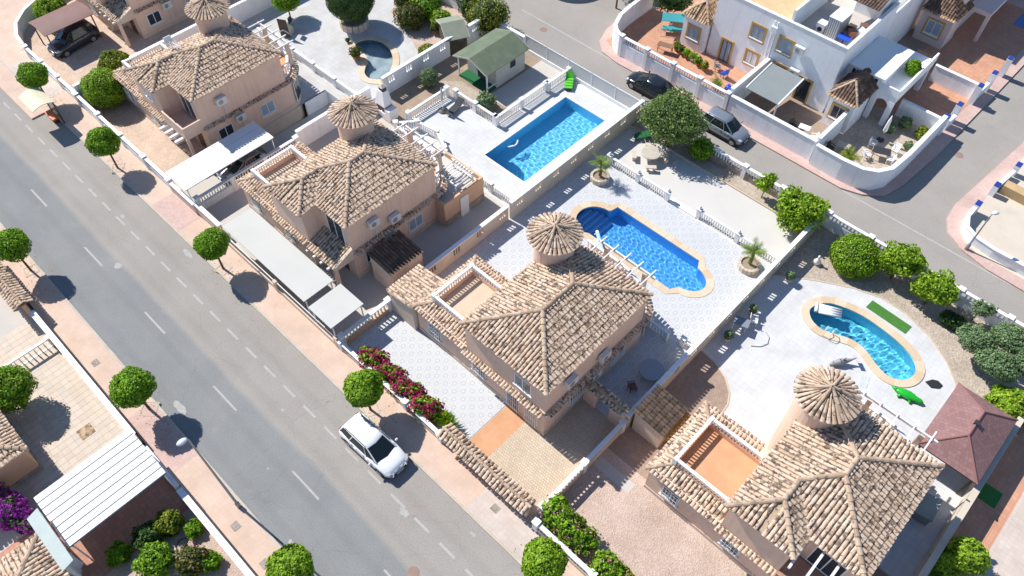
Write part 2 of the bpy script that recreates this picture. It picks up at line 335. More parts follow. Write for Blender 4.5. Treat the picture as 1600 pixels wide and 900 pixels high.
# pavements with kerbs
block('pavement', rect(-62,0.16,140,2.0), -1.6, 0.12, M['walk'])
block('kerb', rect(-62,0.0,140,0.16), -1.6, 0.125, M['kerb'])
block('pavement_corner', [(-160,0.0),(-62.003,0.0),(-62.003,2.6),(-64.2,3.4),(-66.3,5.2),(-67.6,8.5),(-68,60),(-160,60)], -1.6, 0.119, M['walk'])
block('pavement_across', rect(-160,-10.35,140,-8.57), -1.6, 0.12, M['walk'])
block('kerb_across', rect(-160,-8.57,140,-8.41), -1.6, 0.125, M['kerb'])
for nm, x0, x1, y0, y1, k in (('pink_paving', -36.9,-33.2,0.17,1.99,'walk_pink'), ('pale_paving', -3.2,1.2,0.17,1.99,'walk_pale'), ('pink_paving', -22.2,-17.1,-10.3,-8.58,'walk_pink'),('pale_paving',-60.5,-53.9,0.17,1.99,'walk_pale')):
    slab(nm, rect(x0,y0,x1,y1), 0.1245, M[k])
# painted markings
for i in range(-3, 7):
    x = -45.1 + 8.22*i
    slab('lane_marking', rect(x,-5.36,x+2.5,-5.24), 0.004, M['paint'])
for i in range(-4, 36):
    x = -48.2 + 2.06*i
    slab('parking_marking', rect(x,-2.29,x+1.2,-2.15), 0.004, M['paint'])
# the lane behind the gardens and the two streets that leave it
slab('back_lane', [(-160,33.35),(140,33.35),(140,37.35),(13.6,37.35),(10.8,37.45),(8.7,37.95),(7.3,38.8),(6.6,40.2),(6.45,41.8),(7.5,53),(9.5,75),(9.9,140),(4.2,140),(3.6,75),(3.35,57),(3.1,46),(2.7,41.2),(2.2,39.0),(0.9,37.9),(-0.6,37.4),(-22.5,37.4),(-24.4,37.7),(-25.6,38.7),(-26.3,40.5),(-26.6,45),(-26.8,140),(-33,140),(-33,43),(-34.2,40.0),(-37,38.2),(-160,38)], 0.0, M['road2'])
slab('give_way_line', rect(-34,37.42,-23.2,37.56), 0.004, M['paint'])
slab('give_way_line', rect(-0.4,37.3,12.6,37.44), 0.004, M['paint'])
block('lane_pavement', [(-22.5,37.4),(-0.6,37.4),(0.9,37.9),(2.2,39.0),(2.7,41.2),(3.1,46),(3.35,57),(3.6,75),(4.2,140),(-26.8,140),(-26.6,45),(-26.3,40.5),(-25.6,38.7),(-24.4,37.7)], -1.6, 0.12, M['walk_pink'])
block('lane_pavement_corner', [(140,37.35),(13.6,37.35),(10.8,37.45),(8.7,37.95),(7.3,38.8),(6.6,40.2),(6.45,41.8),(7.5,53),(9.5,75),(9.9,140),(140,140)], -1.6, 0.12, M['walk_pink'])
block('lane_pavement_far', [(-33,140),(-33,43),(-34.2,40.0),(-37,38.2),(-160,38),(-160,140)], -1.6, 0.12, M['walk'])
for x, y in ((-2.75,-4.3),(-20.2,38.2),(4.3,47.2),(-30.5,36.6)):
    tag(MB().lathe([(0.34,0.0),(0.34,0.008),(0.30,0.012)], 20, (x,y,0)).make('manhole_cover', surf('rusty_iron', (0.30,0.20,0.16), 0.7)), {-2.75:'rusty round manhole cover in the main street asphalt', -20.2:'round manhole cover by the dark parked car', 4.3:'pinkish round manhole cover in the side street', -30.5:'round manhole cover near the lane junction'}[x], 'manhole')
for n_, (x, y) in enumerate(((-14.2,1.2),(-13.2,0.75),(-11.8,-9.5),(-8.9,-9.6),(-27.3,-9.6),(-2.0,1.3))):
    o = tag(MB().box(x-0.24,y-0.22,0.118,x+0.24,y+0.22,0.134).make('drain_cover', M['stone']), ['square drain cover on pavement outside the patterned patio','smaller square drain cover nearer the kerb by the clipped tree','square drain cover on the lamp post pavement','small square drain cover past the lamp post shadow','square drain cover beside the long white wall','square drain cover on the pale pavement'][n_], 'drain cover')

# ---- plots -----------------------------------------------------------------
def arc(cx, cy, rx, ry, a0, a1, n=10): return [(cx+rx*math.cos(math.radians(a0+(a1-a0)*i/n)), cy+ry*math.sin(math.radians(a0+(a1-a0)*i/n))) for i in range(n+1)]
def smooth_loop(pts, sub=5):
    n = len(pts); out = []
    for i in range(n):
        p0, p1, p2, p3 = (np.array(pts[(i+k-1)%n]) for k in range(4))
        for j in range(sub):
            t = j/sub; out.append(tuple(0.5*((2*p1)+(-p0+p2)*t+(2*p0-5*p1+4*p2-p3)*t*t+(-p0+3*p1-3*p2+p3)*t**3)))
    return out
def offset_loop(pts, d):
    n = len(pts); out = []; a = sum(pts[i][0]*pts[(i+1)%n][1]-pts[(i+1)%n][0]*pts[i][1] for i in range(n)); s = 1 if a > 0 else -1
    for i in range(n):
        p, q = np.array(pts[i-1]), np.array(pts[(i+1)%n]); t = q-p; t = t/(np.linalg.norm(t)+1e-9); out.append((pts[i][0]+s*t[1]*d, pts[i][1]-s*t[0]*d))
    return out

POOL4 = smooth_loop([(3.62,25.75),(3.78,26.55),(4.35,27.25),(5.65,27.72),(7.1,27.85),(9.0,27.62),(10.25,27.2),(10.98,26.55),(11.12,25.75),(10.75,25.0),(9.9,24.66),(8.9,24.95),(7.9,25.45),(6.95,25.55),(6.0,25.22),(5.1,24.9),(4.2,25.1)], 4)
POOL1 = smooth_loop([(-41.2,23.3),(-40.9,24.35),(-39.8,25.0),(-38.4,24.9),(-37.0,24.1),(-35.9,22.8),(-35.6,21.7),(-36.4,20.95),(-37.3,21.05),(-37.95,21.65),(-38.5,22.4),(-39.4,22.75),(-40.4,22.65)], 4)
POOL2 = [(-22.75,21.15),(-18.35,21.15),(-18.35,30.85),(-22.75,30.85)]
POOL3 = ([(-11.5,20.6),(-4.2,20.6)] + arc(-4.15,22.35,1.65,1.2,-80,80,12) + [(-4.2,24.15),(-11.6,24.15),(-11.75,23.55)] + arc(-11.8,21.9,1.62,1.5,92,268,14))
def coping_out(pool, d): return offset_loop(pool, d)

slab('yard', [(-68,8.5),(-67.6,8.5),(-66.3,5.2),(-64.2,3.4),(-62.0,2.6),(-62,2.0),(-51.4,2.0),(-51.4,33.35),(-68,33.35)], 0.10, M['yard1'])
slab('front_yard', rect(-51.4,2.0,-38,9.0), 0.10, M['yard1'])
slab('carport_floor', rect(-38,2.0,-34.0,9.0), 0.10, M['conc'])
block('side_passage', rect(-38,9.0,-34.0,17.4), -1.6, -1.3, M['conc_pale'])
slab('garden_floor', [(-51.4,9.0),(-38,9.0),(-38,17.4),(-34.0,17.4),(-34.0,25.4),(-38.2,27.2),(-42.6,28.6),(-44.5,33.35),(-51.4,33.35)], 0.10, M['deck_grey'], [POOL1])
slab('shrub_bed', [(-34.0,25.4),(-34.0,33.35),(-44.5,33.35),(-42.6,28.6),(-38.2,27.2)], 0.10, M['gravel_pink'])
block('passage_wall', rect(-38.12,15.2,-38.0,17.4), -1.6, 0.1, M['white_wall'])
block('passage_edge', rect(-38.0,17.4,-34.0,17.5), -1.3, 0.095, M['white_wall'])
slab('side_yard', rect(-34.0,2.0,-16.8,18.4), 0.10, M['conc'])
slab('pool_deck', [(-30.0,18.4),(-16.8,18.4),(-16.8,33.35),(-24.5,33.35),(-24.5,24.2),(-30.0,24.2)], 0.10, M['deck_white'], [POOL2])
slab('garden_bed', [(-34.0,18.4),(-30.0,18.4),(-30.0,24.2),(-24.5,24.2),(-24.5,33.35),(-34.0,33.35)], 0.10, M['soil'])
slab('garden_path', [(-31.9,25.0),(-29.6,24.3),(-25.6,24.3),(-26.4,26.2),(-30.5,26.2)], 0.104, M['gravel'])
slab('shed_yard', rect(-27.5,26.4,-24.6,33.3), 0.104, M['conc'])
slab('driveway', rect(-4.5,2.0,0.2,10.2), 0.10, M['cobble'])
slab('entrance_path', rect(-6.1,2.0,-4.5,6.6), 0.10, M['terracotta'])
slab('patio_bed', [(-16.8,2.0),(-6.1,2.0),(-6.1,6.6),(-4.5,6.6),(-4.5,10.2),(0.2,10.2),(0.2,27.6),(-16.8,27.6)], 0.10, M['conc_pale'], [POOL3])
slab('sun_terrace', rect(-16.8,27.6,0.2,31.7), 0.10, M['conc_pale'])
block('terrace_step', rect(-9.2,27.2,-6.8,27.7), 0.0, 0.2, M['white_wall'])
slab('planting_strip', rect(-16.8,31.8,0.2,33.35), 0.16, M['gravel'])
block('planting_edge', rect(-16.8,31.7,0.2,31.8), 0.05, 0.22, M['beige_floor'])
DECK4 = [(0.2,18.1),(1.4,18.0),(2.6,17.5),(3.4,16.8),(3.8,16.0),(4.0,13.4),(17.0,13.4),(17.0,22),(13.6,25.9),(13.3,27.1),(12.2,28.2),(10.45,29.3),(8.4,29.95),(6.64,30.0),(4.8,29.4),(2.6,28.2),(0.2,26.6)]
slab('front_yard_gravel', rect(0.2,2.0,17.0,8.6), 0.10, M['gravel_pink'])
slab('side_passage_paving', [(0.2,8.6),(17.0,8.6),(17.0,13.4),(4.0,13.4),(3.8,16.0),(3.4,16.8),(2.6,17.5),(1.4,18.0),(0.2,18.1)], 0.10, M['cobble_dark'])
slab('pool_deck_curved', DECK4, 0.10, M['deck_white'], [POOL4])
slab('gravel_bed', [(17.0,22),(17.0,33.35),(0.2,33.35),(0.2,26.6),(2.6,28.2),(4.8,29.4),(6.64,30.0),(8.4,29.95),(10.45,29.3),(12.2,28.2),(13.3,27.1),(13.6,25.9)], 0.10, M['gravel'])
setting('deck_edging', MB().ribbon(DECK4, offset_loop(DECK4,0.10), 0.02, 0.13), M['beige_floor'])
slab('stepping_strip', rect(0.3,7.2,2.9,7.9), 0.106, M['conc'])
slab('neighbour_path', rect(17.0,2.0,19.3,33.35), 0.10, M['terra_pave'])
slab('neighbour_drive', rect(19.3,2.0,60,33.35), 0.10, M['walk_pale'])
slab('pink_slope', [(5.4,2.6),(9.0,2.4),(10.5,5.6),(8.3,6.8)], 0.104, M['gravel_pink'])
slab('lawn_mat_floor', rect(17.3,20.9,18.5,22.1), 0.112, plain('artificial_grass_dark', (0.03,0.17,0.035), 0.9))
# across the street
slab('tiled_yard_bed', rect(-60,-22,-19.9,-10.5), 0.10, M['conc'])
slab('carport_paving', rect(-19.9,-22,-14.6,-10.5), 0.10, M['terra_dark'])
slab('garden_gravel', rect(-14.6,-22,20,-10.5), 0.10, M['gravel_pink'])
# beyond the lane
slab('terracotta_yard', [(-25.2,39.2),(-23.5,38.5),(-11.9,38.5),(-11.9,60),(-25.2,60)], 0.125, M['terra_pave'])
slab('shaded_terrace_floor', rect(-11.9,38.5,-3.8,60), 0.127, M['cobble_dark'])
slab('corner_garden_floor', [(-3.8,38.2),(0.1,38.3),(1.0,38.8),(1.6,39.8),(1.9,48),(-3.8,48)], 0.126, M['gravel'])
slab('terracotta_drive', [(-3.8,48),(1.9,48),(2.3,54.1),(2.6,70),(-3.8,70)], 0.126, M['terra_pave'])
slab('cream_yard', [(8.3,38.9),(9.6,38.3),(60,38.3),(60,140),(12,140),(8.6,60),(7.7,41)], 0.126, M['cream_wall'])
slab('far_yard', rect(-26.5,60,-3.8,139), 0.125, M['conc'])
rs_ = random.Random(3); M['spill'] = surf('lime_spill', (0.47,0.455,0.43), 0.9, 0.1, 4, 20, 0.3, (0.37,0.345,0.32), 1.0, 2.5)
for x, y, a, b in ((-20.6,-7.6,0.7,0.25),(-33.6,-4.5,0.3,0.25),(-37.6,-1.9,0.25,0.15),(-31.0,-0.5,0.6,0.18),(-13.4,-6.2,0.08,0.06),(-15.9,-3.3,0.12,0.1),(-5.6,-2.4,0.35,0.22),(-8.9,-7.9,0.2,0.12),(-1.9,-0.6,0.25,0.1)):
    slab('pale_spill', [(x+a*math.cos(t)*rs_.uniform(.7,1.15), y+b*math.sin(t)*rs_.uniform(.7,1.15)) for t in np.linspace(0,2*PI,15)[:-1]], 0.0045, M['spill'])
_lf = MB(); _lr = random.Random(12)
for tx, ty in ((-53.6,0.5),(-42.3,0.5),(-27.9,0.5),(-11.95,0.5),(2.5,0.4),(-37.5,-9),(-21.85,-9),(-6.6,-8.9)):
    for _ in range(70):
        x, y = tx+_lr.gauss(0.4,1.3), ty+_lr.gauss(0,0.7); z = 0.131 if (0.17 < y < 1.95 or -10.2 < y < -8.6) else 0.006; a = _lr.uniform(0,6.28); s_ = _lr.uniform(.03,.07)
        if -8.6 <= y <= -8.4 or -0.02 <= y <= 0.17 or y < -10.2 or y > 1.95: continue
        _lf.add([(x-s_*math.cos(a),y-s_*math.sin(a),z),(x-s_*.5*math.sin(a),y+s_*.5*math.cos(a),z+.004),(x+s_*math.cos(a),y+s_*math.sin(a),z),(x+s_*.5*math.sin(a),y-s_*.5*math.cos(a),z+.004)],[(3,2,1,0)])
_lo = _lf.make('fallen_leaves', piece_mat('dry_leaf', [(0.0,(0.20,0.11,0.03)),(0.6,(0.36,0.24,0.08)),(1.0,(0.18,0.20,0.05))], 0.9)); _lo['kind'] = 'stuff'
# ---------------------------------------------------------------- roof tiles
def barrel_mesh(name, mat, w0=0.085, w1=0.107, L=0.46, h=0.07, seg=5):
    """one curved cover tile: local +y runs down the slope, lower end wider"""
    b = MB(); vs = []
    for y, w, dz in ((0, w0, 0.0), (L, w1, 0.045)):
        for i in range(seg+1):
            t = PI*i/seg; vs.append((-w*math.cos(t), y, dz + h*math.sin(t)))
        for i in range(seg+1):
            t = PI*i/seg; vs.append((-(w-0.018)*math.cos(t), y, dz + (h-0.018)*math.sin(t)))
    n = seg+1; fs = []
    for i in range(seg):
        fs.append((i, 2*n+i, 2*n+i+1, i+1)); fs.append((2*n+i, 3*n+i, 3*n+i+1, 2*n+i+1))
    b.add(vs, fs); return b.mesh(name, mat)
TILE_L, TILE_W, TILE_V = 0.46, 0.245, 0.38
BARREL = {k: barrel_mesh('tile', M[k]) for k in ('tile','tile_orange','tile_dark','tile_black','tile_brown')}
RIDGE = barrel_mesh('ridge_tile', M['ridge'], 0.13, 0.15, 0.46, 0.13, 5)
_bv = {k: (np.array([v.co[:] for v in me.vertices]), [tuple(p.vertices) for p in me.polygons]) for k, me in BARREL.items()}

def tile_spots(poly, rng, jitter=1.0, colw=TILE_W, rowv=TILE_V, lift=0.02):
    """matrices of the cover tiles laid on one planar roof face (poly: 3-D corners)"""
    P = [Vector(p) for p in poly]; nrm = Vector((0,0,0))
    for i in range(len(P)):
        a, b = P[i], P[(i+1)%len(P)]; nrm += a.cross(b)
    nrm.normalize()
    if nrm.z < 0: nrm = -nrm
    down = Vector((0,0,-1)); down = (down - nrm*down.dot(nrm)).normalized(); u = down.cross(nrm).normalized(); o = P[0]
    q = [((p-o).dot(u), (p-o).dot(down)) for p in P]
    u0, u1 = min(a for a,_ in q), max(a for a,_ in q); n = max(1, int(round((u1-u0)/colw))); cw = (u1-u0)/n; out = []
    for c in range(n):
        uc = u0 + (c+0.5)*cw; hits = []
        for i in range(len(q)):
            (a0,b0),(a1,b1) = q[i], q[(i+1)%len(q)]
            if (a0-uc)*(a1-uc) < 0: hits.append(b0+(b1-b0)*(uc-a0)/(a1-a0))
        if len(hits) < 2: continue
        v0, v1 = min(hits), max(hits)+0.06; v = v1; k = 0
        while v > v0 + 0.10:
            top = max(v - rowv, v0 - 0.02); length = (v - top) + 0.05
            pos = o + u*(uc + rng.uniform(-0.008,0.008)*jitter) + down*(v-length+rng.uniform(-0.025,0.025)*jitter) + nrm*(lift+rng.uniform(0,0.012))
            yaw = rng.uniform(-0.025,0.025)*jitter
            xa = (u*math.cos(yaw)+down*math.sin(yaw)); ya = (down*math.cos(yaw)-u*math.sin(yaw)); za = nrm
            s = length/TILE_L; out.append((pos, xa*(cw/TILE_W), ya*s, za)); v = top; k += 1
    return out

def spots_to_objs(spots, parent, key, limit, eye):
    """the tiles nearest the viewer become objects of their own, the rest one joined part"""
    if limit:
        spots = sorted(spots, key=lambda t: (t[0]-eye).length)
    for p, x, y, z in spots[:limit]:
        link('tile', BARREL[key], parent, mw=Matrix(((x.x,y.x,z.x,p.x),(x.y,y.y,z.y,p.y),(x.z,y.z,z.z,p.z),(0,0,0,1))))
    rest = spots[limit:]
    if rest:
        bv, bf = _bv[key]; V = []; F = []; nb = len(bv)
        for k, (p, x, y, z) in enumerate(rest):
            R3 = np.array([x[:], y[:], z[:]]); V.append(bv @ R3 + np.array(p[:])); F += [tuple(i+k*nb for i in f) for f in bf]
        me = bpy.data.meshes.new('roof_tiles'); me.from_pydata(np.concatenate(V).tolist(), [], F); me.materials.append(M[key]); me.update()
        link('roof_tiles', me, parent, kind='stuff')

def ridge_line(a, b, parent, rng, mesh=None, scale=1.0, join=None):
    a, b = Vector(a), Vector(b); d = (a-b) if a.z > b.z else (b-a); top = a if a.z > b.z else b
    L = d.length; dirn = -d.normalized(); n = max(1, int(round(L/0.40)))
    side = dirn.cross(Vector((0,0,1))).normalized(); up = side.cross(dirn).normalized()
    for i in range(n):
        p = top + dirn*(L*i/n) + up*0.03 + side*rng.uniform(-0.01,0.01)
        x, y, z = -side*scale, dirn*((L/n+0.06)/0.46), up*scale
        link('ridge_tile', mesh or RIDGE, parent, mw=Matrix(((x.x,y.x,z.x,p.x),(x.y,y.y,z.y,p.y),(x.z,y.z,z.z,p.z),(0,0,0,1))))

def roof_shell(faces, parent, drop, mat, name='roof_deck'):
    b = MB()
    for f in faces: b.add(f, [tuple(range(len(f)))])
    return b.make(name, mat, parent)

def tile_row(pts, out_dirs, rng, slope=0.35, length=0.44):
    """a single course of tiles along a wall line"""
    spots = []
    for (x,y,z), d in zip(pts, out_dirs):
        d = Vector((d[0],d[1],0)).normalized(); down = (d - Vector((0,0,slope))).normalized(); u = Vector((0,0,1)).cross(d).normalized()*-1; n = u.cross(down).normalized()
        if n.z < 0: u = -u; n = -n
        yaw = rng.uniform(-0.06,0.06); xa = u*math.cos(yaw)+down*math.sin(yaw); ya = down*math.cos(yaw)-u*math.sin(yaw)
        spots.append((Vector((x,y,z+rng.uniform(0,0.015))), xa, ya*(length/TILE_L), n))
    return spots
def line_row(x0, y0, x1, y1, z, out, rng, **k):
    L = math.hypot(x1-x0, y1-y0); n = max(1, int(L/0.23)); pts = [(x0+(x1-x0)*(i+.5)/n, y0+(y1-y0)*(i+.5)/n, z) for i in range(n)]
    return tile_row(pts, [out]*n, rng, **k)

# ---------------------------------------------------------------- building fittings
BAL = MB().lathe([(0.055,0.0),(0.055,0.05),(0.035,0.09),(0.06,0.22),(0.05,0.32),(0.032,0.44),(0.05,0.52),(0.05,0.56)], 6).mesh('baluster', M['white'], True)
def balusters(parent, x0, y0, x1, y1, z, h=0.56, sp=0.2, me=None, fat=1.0):
    L = math.hypot(x1-x0, y1-y0); n = max(1, int(L/sp))
    for i in range(n):
        t = (i+.5)/n; o = link('baluster', me or BAL, parent, (x0+(x1-x0)*t, y0+(y1-y0)*t, z)); o.scale = (fat, fat, h/0.56)

def wall_seg(x0, y0, x1, y1, th, z0, z1, b=None):
    b = b or MB(); L = math.hypot(x1-x0,y1-y0); return b.rbox((x0+x1)/2,(y0+y1)/2,z0,L,th,z1,math.atan2(y1-y0,x1-x0))

def window(parent, axis, c, w, h, face, z0, kind='glass', frame='white_metal', bars=0, sill=True, out=1, trim=None):
    """axis 'x': the wall runs along x and faces -y (out=-1) or +y; axis 'y': runs along y and faces +x (out=1) or -x"""
    def bx(b, u0, u1, d0, d1, za, zb):
        if axis == 'x': b.box(u0, min(face+out*d0,face+out*d1), za, u1, max(face+out*d0,face+out*d1), zb)
        else: b.box(min(face+out*d0,face+out*d1), u0, za, max(face+out*d0,face+out*d1), u1, zb)
        return b
    f = MB(); t = 0.07
    bx(f, c-w/2, c+w/2, -0.02, 0.045, z0, z0+t); bx(f, c-w/2, c+w/2, -0.02, 0.045, z0+h-t, z0+h)
    bx(f, c-w/2, c-w/2+t, -0.02, 0.043, z0+t, z0+h-t); bx(f, c+w/2-t, c+w/2, -0.02, 0.043, z0+t, z0+h-t); bx(f, c-0.03, c+0.03, -0.02, 0.041, z0+t, z0+h-t)
    o = f.make('window', M[frame], parent)
    bx(MB(), c-w/2+t, c+w/2-t, -0.015, 0.018, z0+t, z0+h-t).make('pane', M[kind], o)
    if sill: bx(MB(), c-w/2-0.08, c+w/2+0.08, 0.0, 0.12, z0-0.08, z0-0.005).make('sill', M['white'], o)
    if trim:
        tb = MB(); k = 0.17
        for a0,a1,b0,b1 in ((c-w/2-k,c+w/2+k,z0+h+.002,z0+h+k),(c-w/2-k,c+w/2+k,z0-k-.08,z0-.085),(c-w/2-k,c-w/2-.002,z0-.08,z0+h),(c+w/2+.002,c+w/2+k,z0-.08,z0+h)): bx(tb,a0,a1,0.0,0.06,b0,b1)
        tb.make('window_surround', M[trim], o)
    if bars:
        g = MB()
        for i in range(bars):
            u = c-w/2+ (i+.5)*w/bars; bx(g, u-0.014, u+0.014, 0.13, 0.155, z0-0.02, z0+h+0.02)
        for zz in (z0+0.1, z0+h/2, z0+h-0.1): bx(g, c-w/2, c+w/2, 0.126, 0.159, zz, zz+0.03)
        g.make('window_grille', M['white'], o)
    return o

def aircon(parent, axis, c, z, face, out=1):
    b = MB(); fan = MB()
    if axis == 'y':
        b.box(min(face+out*0.08,face+out*0.40), c-0.42, z, max(face+out*0.08,face+out*0.40), c+0.42, z+0.62)
        fan.tube((face+out*0.40, c-0.1, z+0.31), (face+out*0.415, c-0.1, z+0.31), 0.2, 0.2, 16)
        br = MB().box(min(face,face+out*0.4), c-0.3, z-0.04, max(face,face+out*0.4), c-0.26, z-0.002).box(min(face,face+out*0.4), c+0.26, z-0.04, max(face,face+out*0.4), c+0.30, z-0.002)
        br.box(min(face,face+out*0.06), c+0.14, z-1.3, max(face,face+out*0.06), c+0.21, z-0.05)
    else:
        b.box(c-0.42, min(face+out*0.08,face+out*0.40), z, c+0.42, max(face+out*0.08,face+out*0.40), z+0.62)
        fan.tube((c-0.1, face+out*0.40, z+0.31), (c-0.1, face+out*0.415, z+0.31), 0.2, 0.2, 16)
        br = MB().box(c-0.3, min(face,face+out*0.4), z-0.04, c-0.26, max(face,face+out*0.4), z-0.002).box(c+0.26, min(face,face+out*0.4), z-0.04, c+0.30, max(face,face+out*0.4), z-0.002)
    o = b.make('air_conditioner', M['ac'], parent); fan.make('fan_grille', M['grey_metal'], o); br.make('bracket', M['ac'], o)

def cone_roof(parent, cx, cy, z0, R, h, rng, key='tile', sides=6, limit=0, eye=None, rot=0.0):
    """round turret roof: converging courses of tiles, hip tiles in six lines"""
    roof = MB().lathe([(R-0.04, -0.10),(R-0.02,-0.02),(0.02, h)], 28, (cx,cy,z0)).make('turret_roof', M['turret_bed'], parent)
    spots = []; n = 34; sl = math.atan2(h, R)
    for i in range(n):
        a = 2*PI*(i+.5)/n + rng.uniform(-.004,.004); d = Vector((math.cos(a), math.sin(a), 0)); down = (d*math.cos(sl) - Vector((0,0,math.sin(sl)))); side = Vector((0,0,1)).cross(d); nr = side.cross(down)
        if nr.z < 0: nr = -nr
        u = down.cross(nr); r1 = R + 0.08
        for k in range(4):
            rlo = r1; rhi = max(0.18, r1-0.42)
            if i % 2 and rhi < 0.62: rhi = max(rhi, 0.55)
            if i % 2 and rlo < 0.66: break
            w = max(0.40, (2*PI*rlo/n)/0.275); p = Vector((cx,cy,z0)) + d*rhi + Vector((0,0,h*(1-rhi/R)))
            L = (rlo-rhi)/math.cos(sl)+0.05
            spots.append((p + nr*(0.015+rng.uniform(0,0.006)), u*w, down*(L/TILE_L), nr*max(0.6,w))); r1 = rhi
            if r1 <= 0.19: break
    spots_to_objs(spots, roof, key, min(limit,len(spots)), eye)
    for i in range(sides):
        a = rot + 2*PI*i/sides; d = Vector((math.cos(a), math.sin(a), 0))
        ridge_line(Vector((cx,cy,z0+h+0.06)), Vector((cx,cy,z0+0.05)) + d*(R-0.05), roof, rng, scale=0.6)
    return roof

def villa(X, Y, label, bay=True, porch='tile', seed=1, ntile=300, floor='beige_floor', front='grille', terrace_wall='peach'):
    rng = random.Random(seed); t = math.tan(math.radians(20)); e = 5.5; zf = lambda d: e + d*t
    root = thing('villa', label, 'villa', (X, Y, 0), 0, 'tiled villas along the street')
    eye = Vector((9.9-X, -9.76-Y, 43))
    my = 1.4 if bay else 0.0
    # ground floor outline with the rounded garden end
    g = [(-11.2,0.2),(-3.1,0.2)] + ([(-3.1,1.55)] if bay else []) + [(-0.12,my+0.15)] + arc(-4.0,9.2,3.88,2.2,0,90,10) + [(-6.5,11.4),(-6.5,5.45),(-11.2,5.45)]
    MB().prism(g, -1.6, 2.9).make('ground_floor_wall', M['peach'], root)
    up = [(-6.6,0.2),(-3.1,0.2),(-3.1,1.6),(-0.15,1.6),(-0.15,9.2),(-6.6,9.2)] if bay else rect(-6.6,0.2,-0.15,9.2)
    MB().prism(up, 2.9, 5.44, False).make('upper_wall', M['peach'], root)
    MB().prism(offset_loop(g, 0.04), -1.6, 0.42, False).make('plinth', M['peach_light'], root)
    # main roof
    D0, E_, F_ = (0,my,e), (0,9.35,e), (-6.75,9.35,e); P1 = (-3.375,my+3.375,zf(3.375)); P2 = (-3.375,5.975,zf(3.375)); A = (-6.75,0,e)
    if bay:
        B, C = (-3.0,0,e), (-3.0,1.4,e); ab = (-4.875,1.875,zf(1.875)); Mm = (-4.875,3.275,zf(1.875))
        faces = [[A,B,ab],[B,C,Mm,ab],[C,D0,P1,Mm],[D0,E_,P2,P1],[E_,F_,P2],[F_,A,ab,Mm,P1,P2]]
        ridges = [(ab,A),(ab,B),(ab,Mm),(P1,Mm),(P1,D0),(P1,P2),(P2,E_),(P2,F_)]
        eave = [A[:2],B[:2],C[:2],D0[:2],E_[:2],F_[:2]]
    else:
        faces = [[A,D0,P1],[D0,E_,P2,P1],[E_,F_,P2],[F_,A,P1,P2]]; ridges = [(P1,A),(P1,D0),(P1,P2),(P2,E_),(P2,F_)]; eave = [A[:2],D0[:2],E_[:2],F_[:2]]
    roof = roof_shell(faces, root, 0, M['deck'], 'roof'); MB().prism(eave, 5.38, 5.495).make('soffit', M['peach_light'], roof)
    sp = []
    for f in faces: sp += tile_spots(f, rng)
    sp = [s_ for s_ in sp if (s_[0].x+6.3)**2 + (s_[0].y-7.6)**2 > 1.0]
    spots_to_objs(sp, roof, 'tile', ntile, eye)
    for a, b in ridges: ridge_line(a, b, roof, rng)
    if bay:      # lead valley
        v = MB(); v.add([(Mm[0]-.07,Mm[1]-.07,Mm[2]+.05),(Mm[0]+.07,Mm[1]+.07,Mm[2]+.05),(C[0]+.07,C[1]+.07,C[2]+.06),(C[0]-.07,C[1]-.07,C[2]+.06)], [(0,1,2,3)]); v.make('valley', plain('dark_lead', (0.12,0.10,0.09), 0.7), roof)
    # single storey wing: sloping tiled edge round a roof terrace
    z0, z1 = 2.72, 3.12; o_ = [(-11.35,0.02,z0),(-6.72,0.02,z0),(-6.72,1.0,z1),(-10.4,1.0,z1)]; l_ = [(-11.35,5.65,z0),(-11.35,0.02,z0),(-10.4,1.0,z1),(-10.4,4.45,z1)]; b_ = [(-7.4,5.65,z0),(-11.35,5.65,z0),(-10.4,4.45,z1),(-7.4,4.45,z1)]
    wr = roof_shell([o_,l_,b_], root, 0, M['deck'], 'terrace_roof'); ws = []
    for f in (o_,l_,b_): ws += tile_spots(f, rng)
    MB().prism([(-11.3,0.08),(-6.7,0.08),(-6.7,5.6),(-11.3,5.6)], 2.6, 2.715).make('soffit', M['peach_light'], wr)
    spots_to_objs(ws, wr, 'tile', 0, eye); ridge_line(o_[0], o_[3], wr, rng, scale=0.8); ridge_line(l_[0], l_[3], wr, rng, scale=0.8)
    MB().box(-10.4,1.0,2.8,-6.6,4.45,2.95).make('terrace_floor', M[floor], root)
    pw = MB(); 
    for a in ((-10.4,1.06,-6.6,1.06),(-10.34,1.12,-10.34,4.33),(-10.4,4.39,-6.9,4.39)): wall_seg(*a, 0.12, 2.95, 3.34, pw)
    pw.make('parapet', M[terrace_wall], root)
    br = MB()
    for a in ((-10.45,1.06,-6.6,1.06),(-10.34,1.16,-10.34,4.29),(-10.45,4.39,-6.9,4.39)): wall_seg(*a, 0.19, 3.80, 3.90, br)
    for x, y in ((-10.34,1.06),(-10.34,4.39),(-6.95,1.06)): br.box(x-.12,y-.12,3.34,x+.12,y+.12,3.93)
    bo = br.make('terrace_balustrade', M['white'], root)
    for a in ((-10.2,1.06,-7.1,1.06),(-10.34,1.2,-10.34,4.25),(-10.2,4.39,-7.0,4.39)): balusters(bo, *a, 3.34, 0.46, 0.2)
    # course of tiles round the first floor
    rows = line_row(-6.7,0.16,-3.05,0.16,2.86,(0,-1),rng) if bay else line_row(-6.7,0.16,-0.1,0.16,2.86,(0,-1),rng)
    rows += line_row(-0.14,my+0.2,-0.14,9.2,2.86,(1,0),rng)
    ar = arc(-4.0,9.2,3.86,2.18,0,90,19); rows += tile_row([(x,y,2.86) for x,y in ar], [((x+4)/3.86**2,(y-9.2)/2.18**2) for x,y in ar], rng)
    rows += line_row(-6.4,11.38,-4.0,11.38,2.86,(0,1),rng)
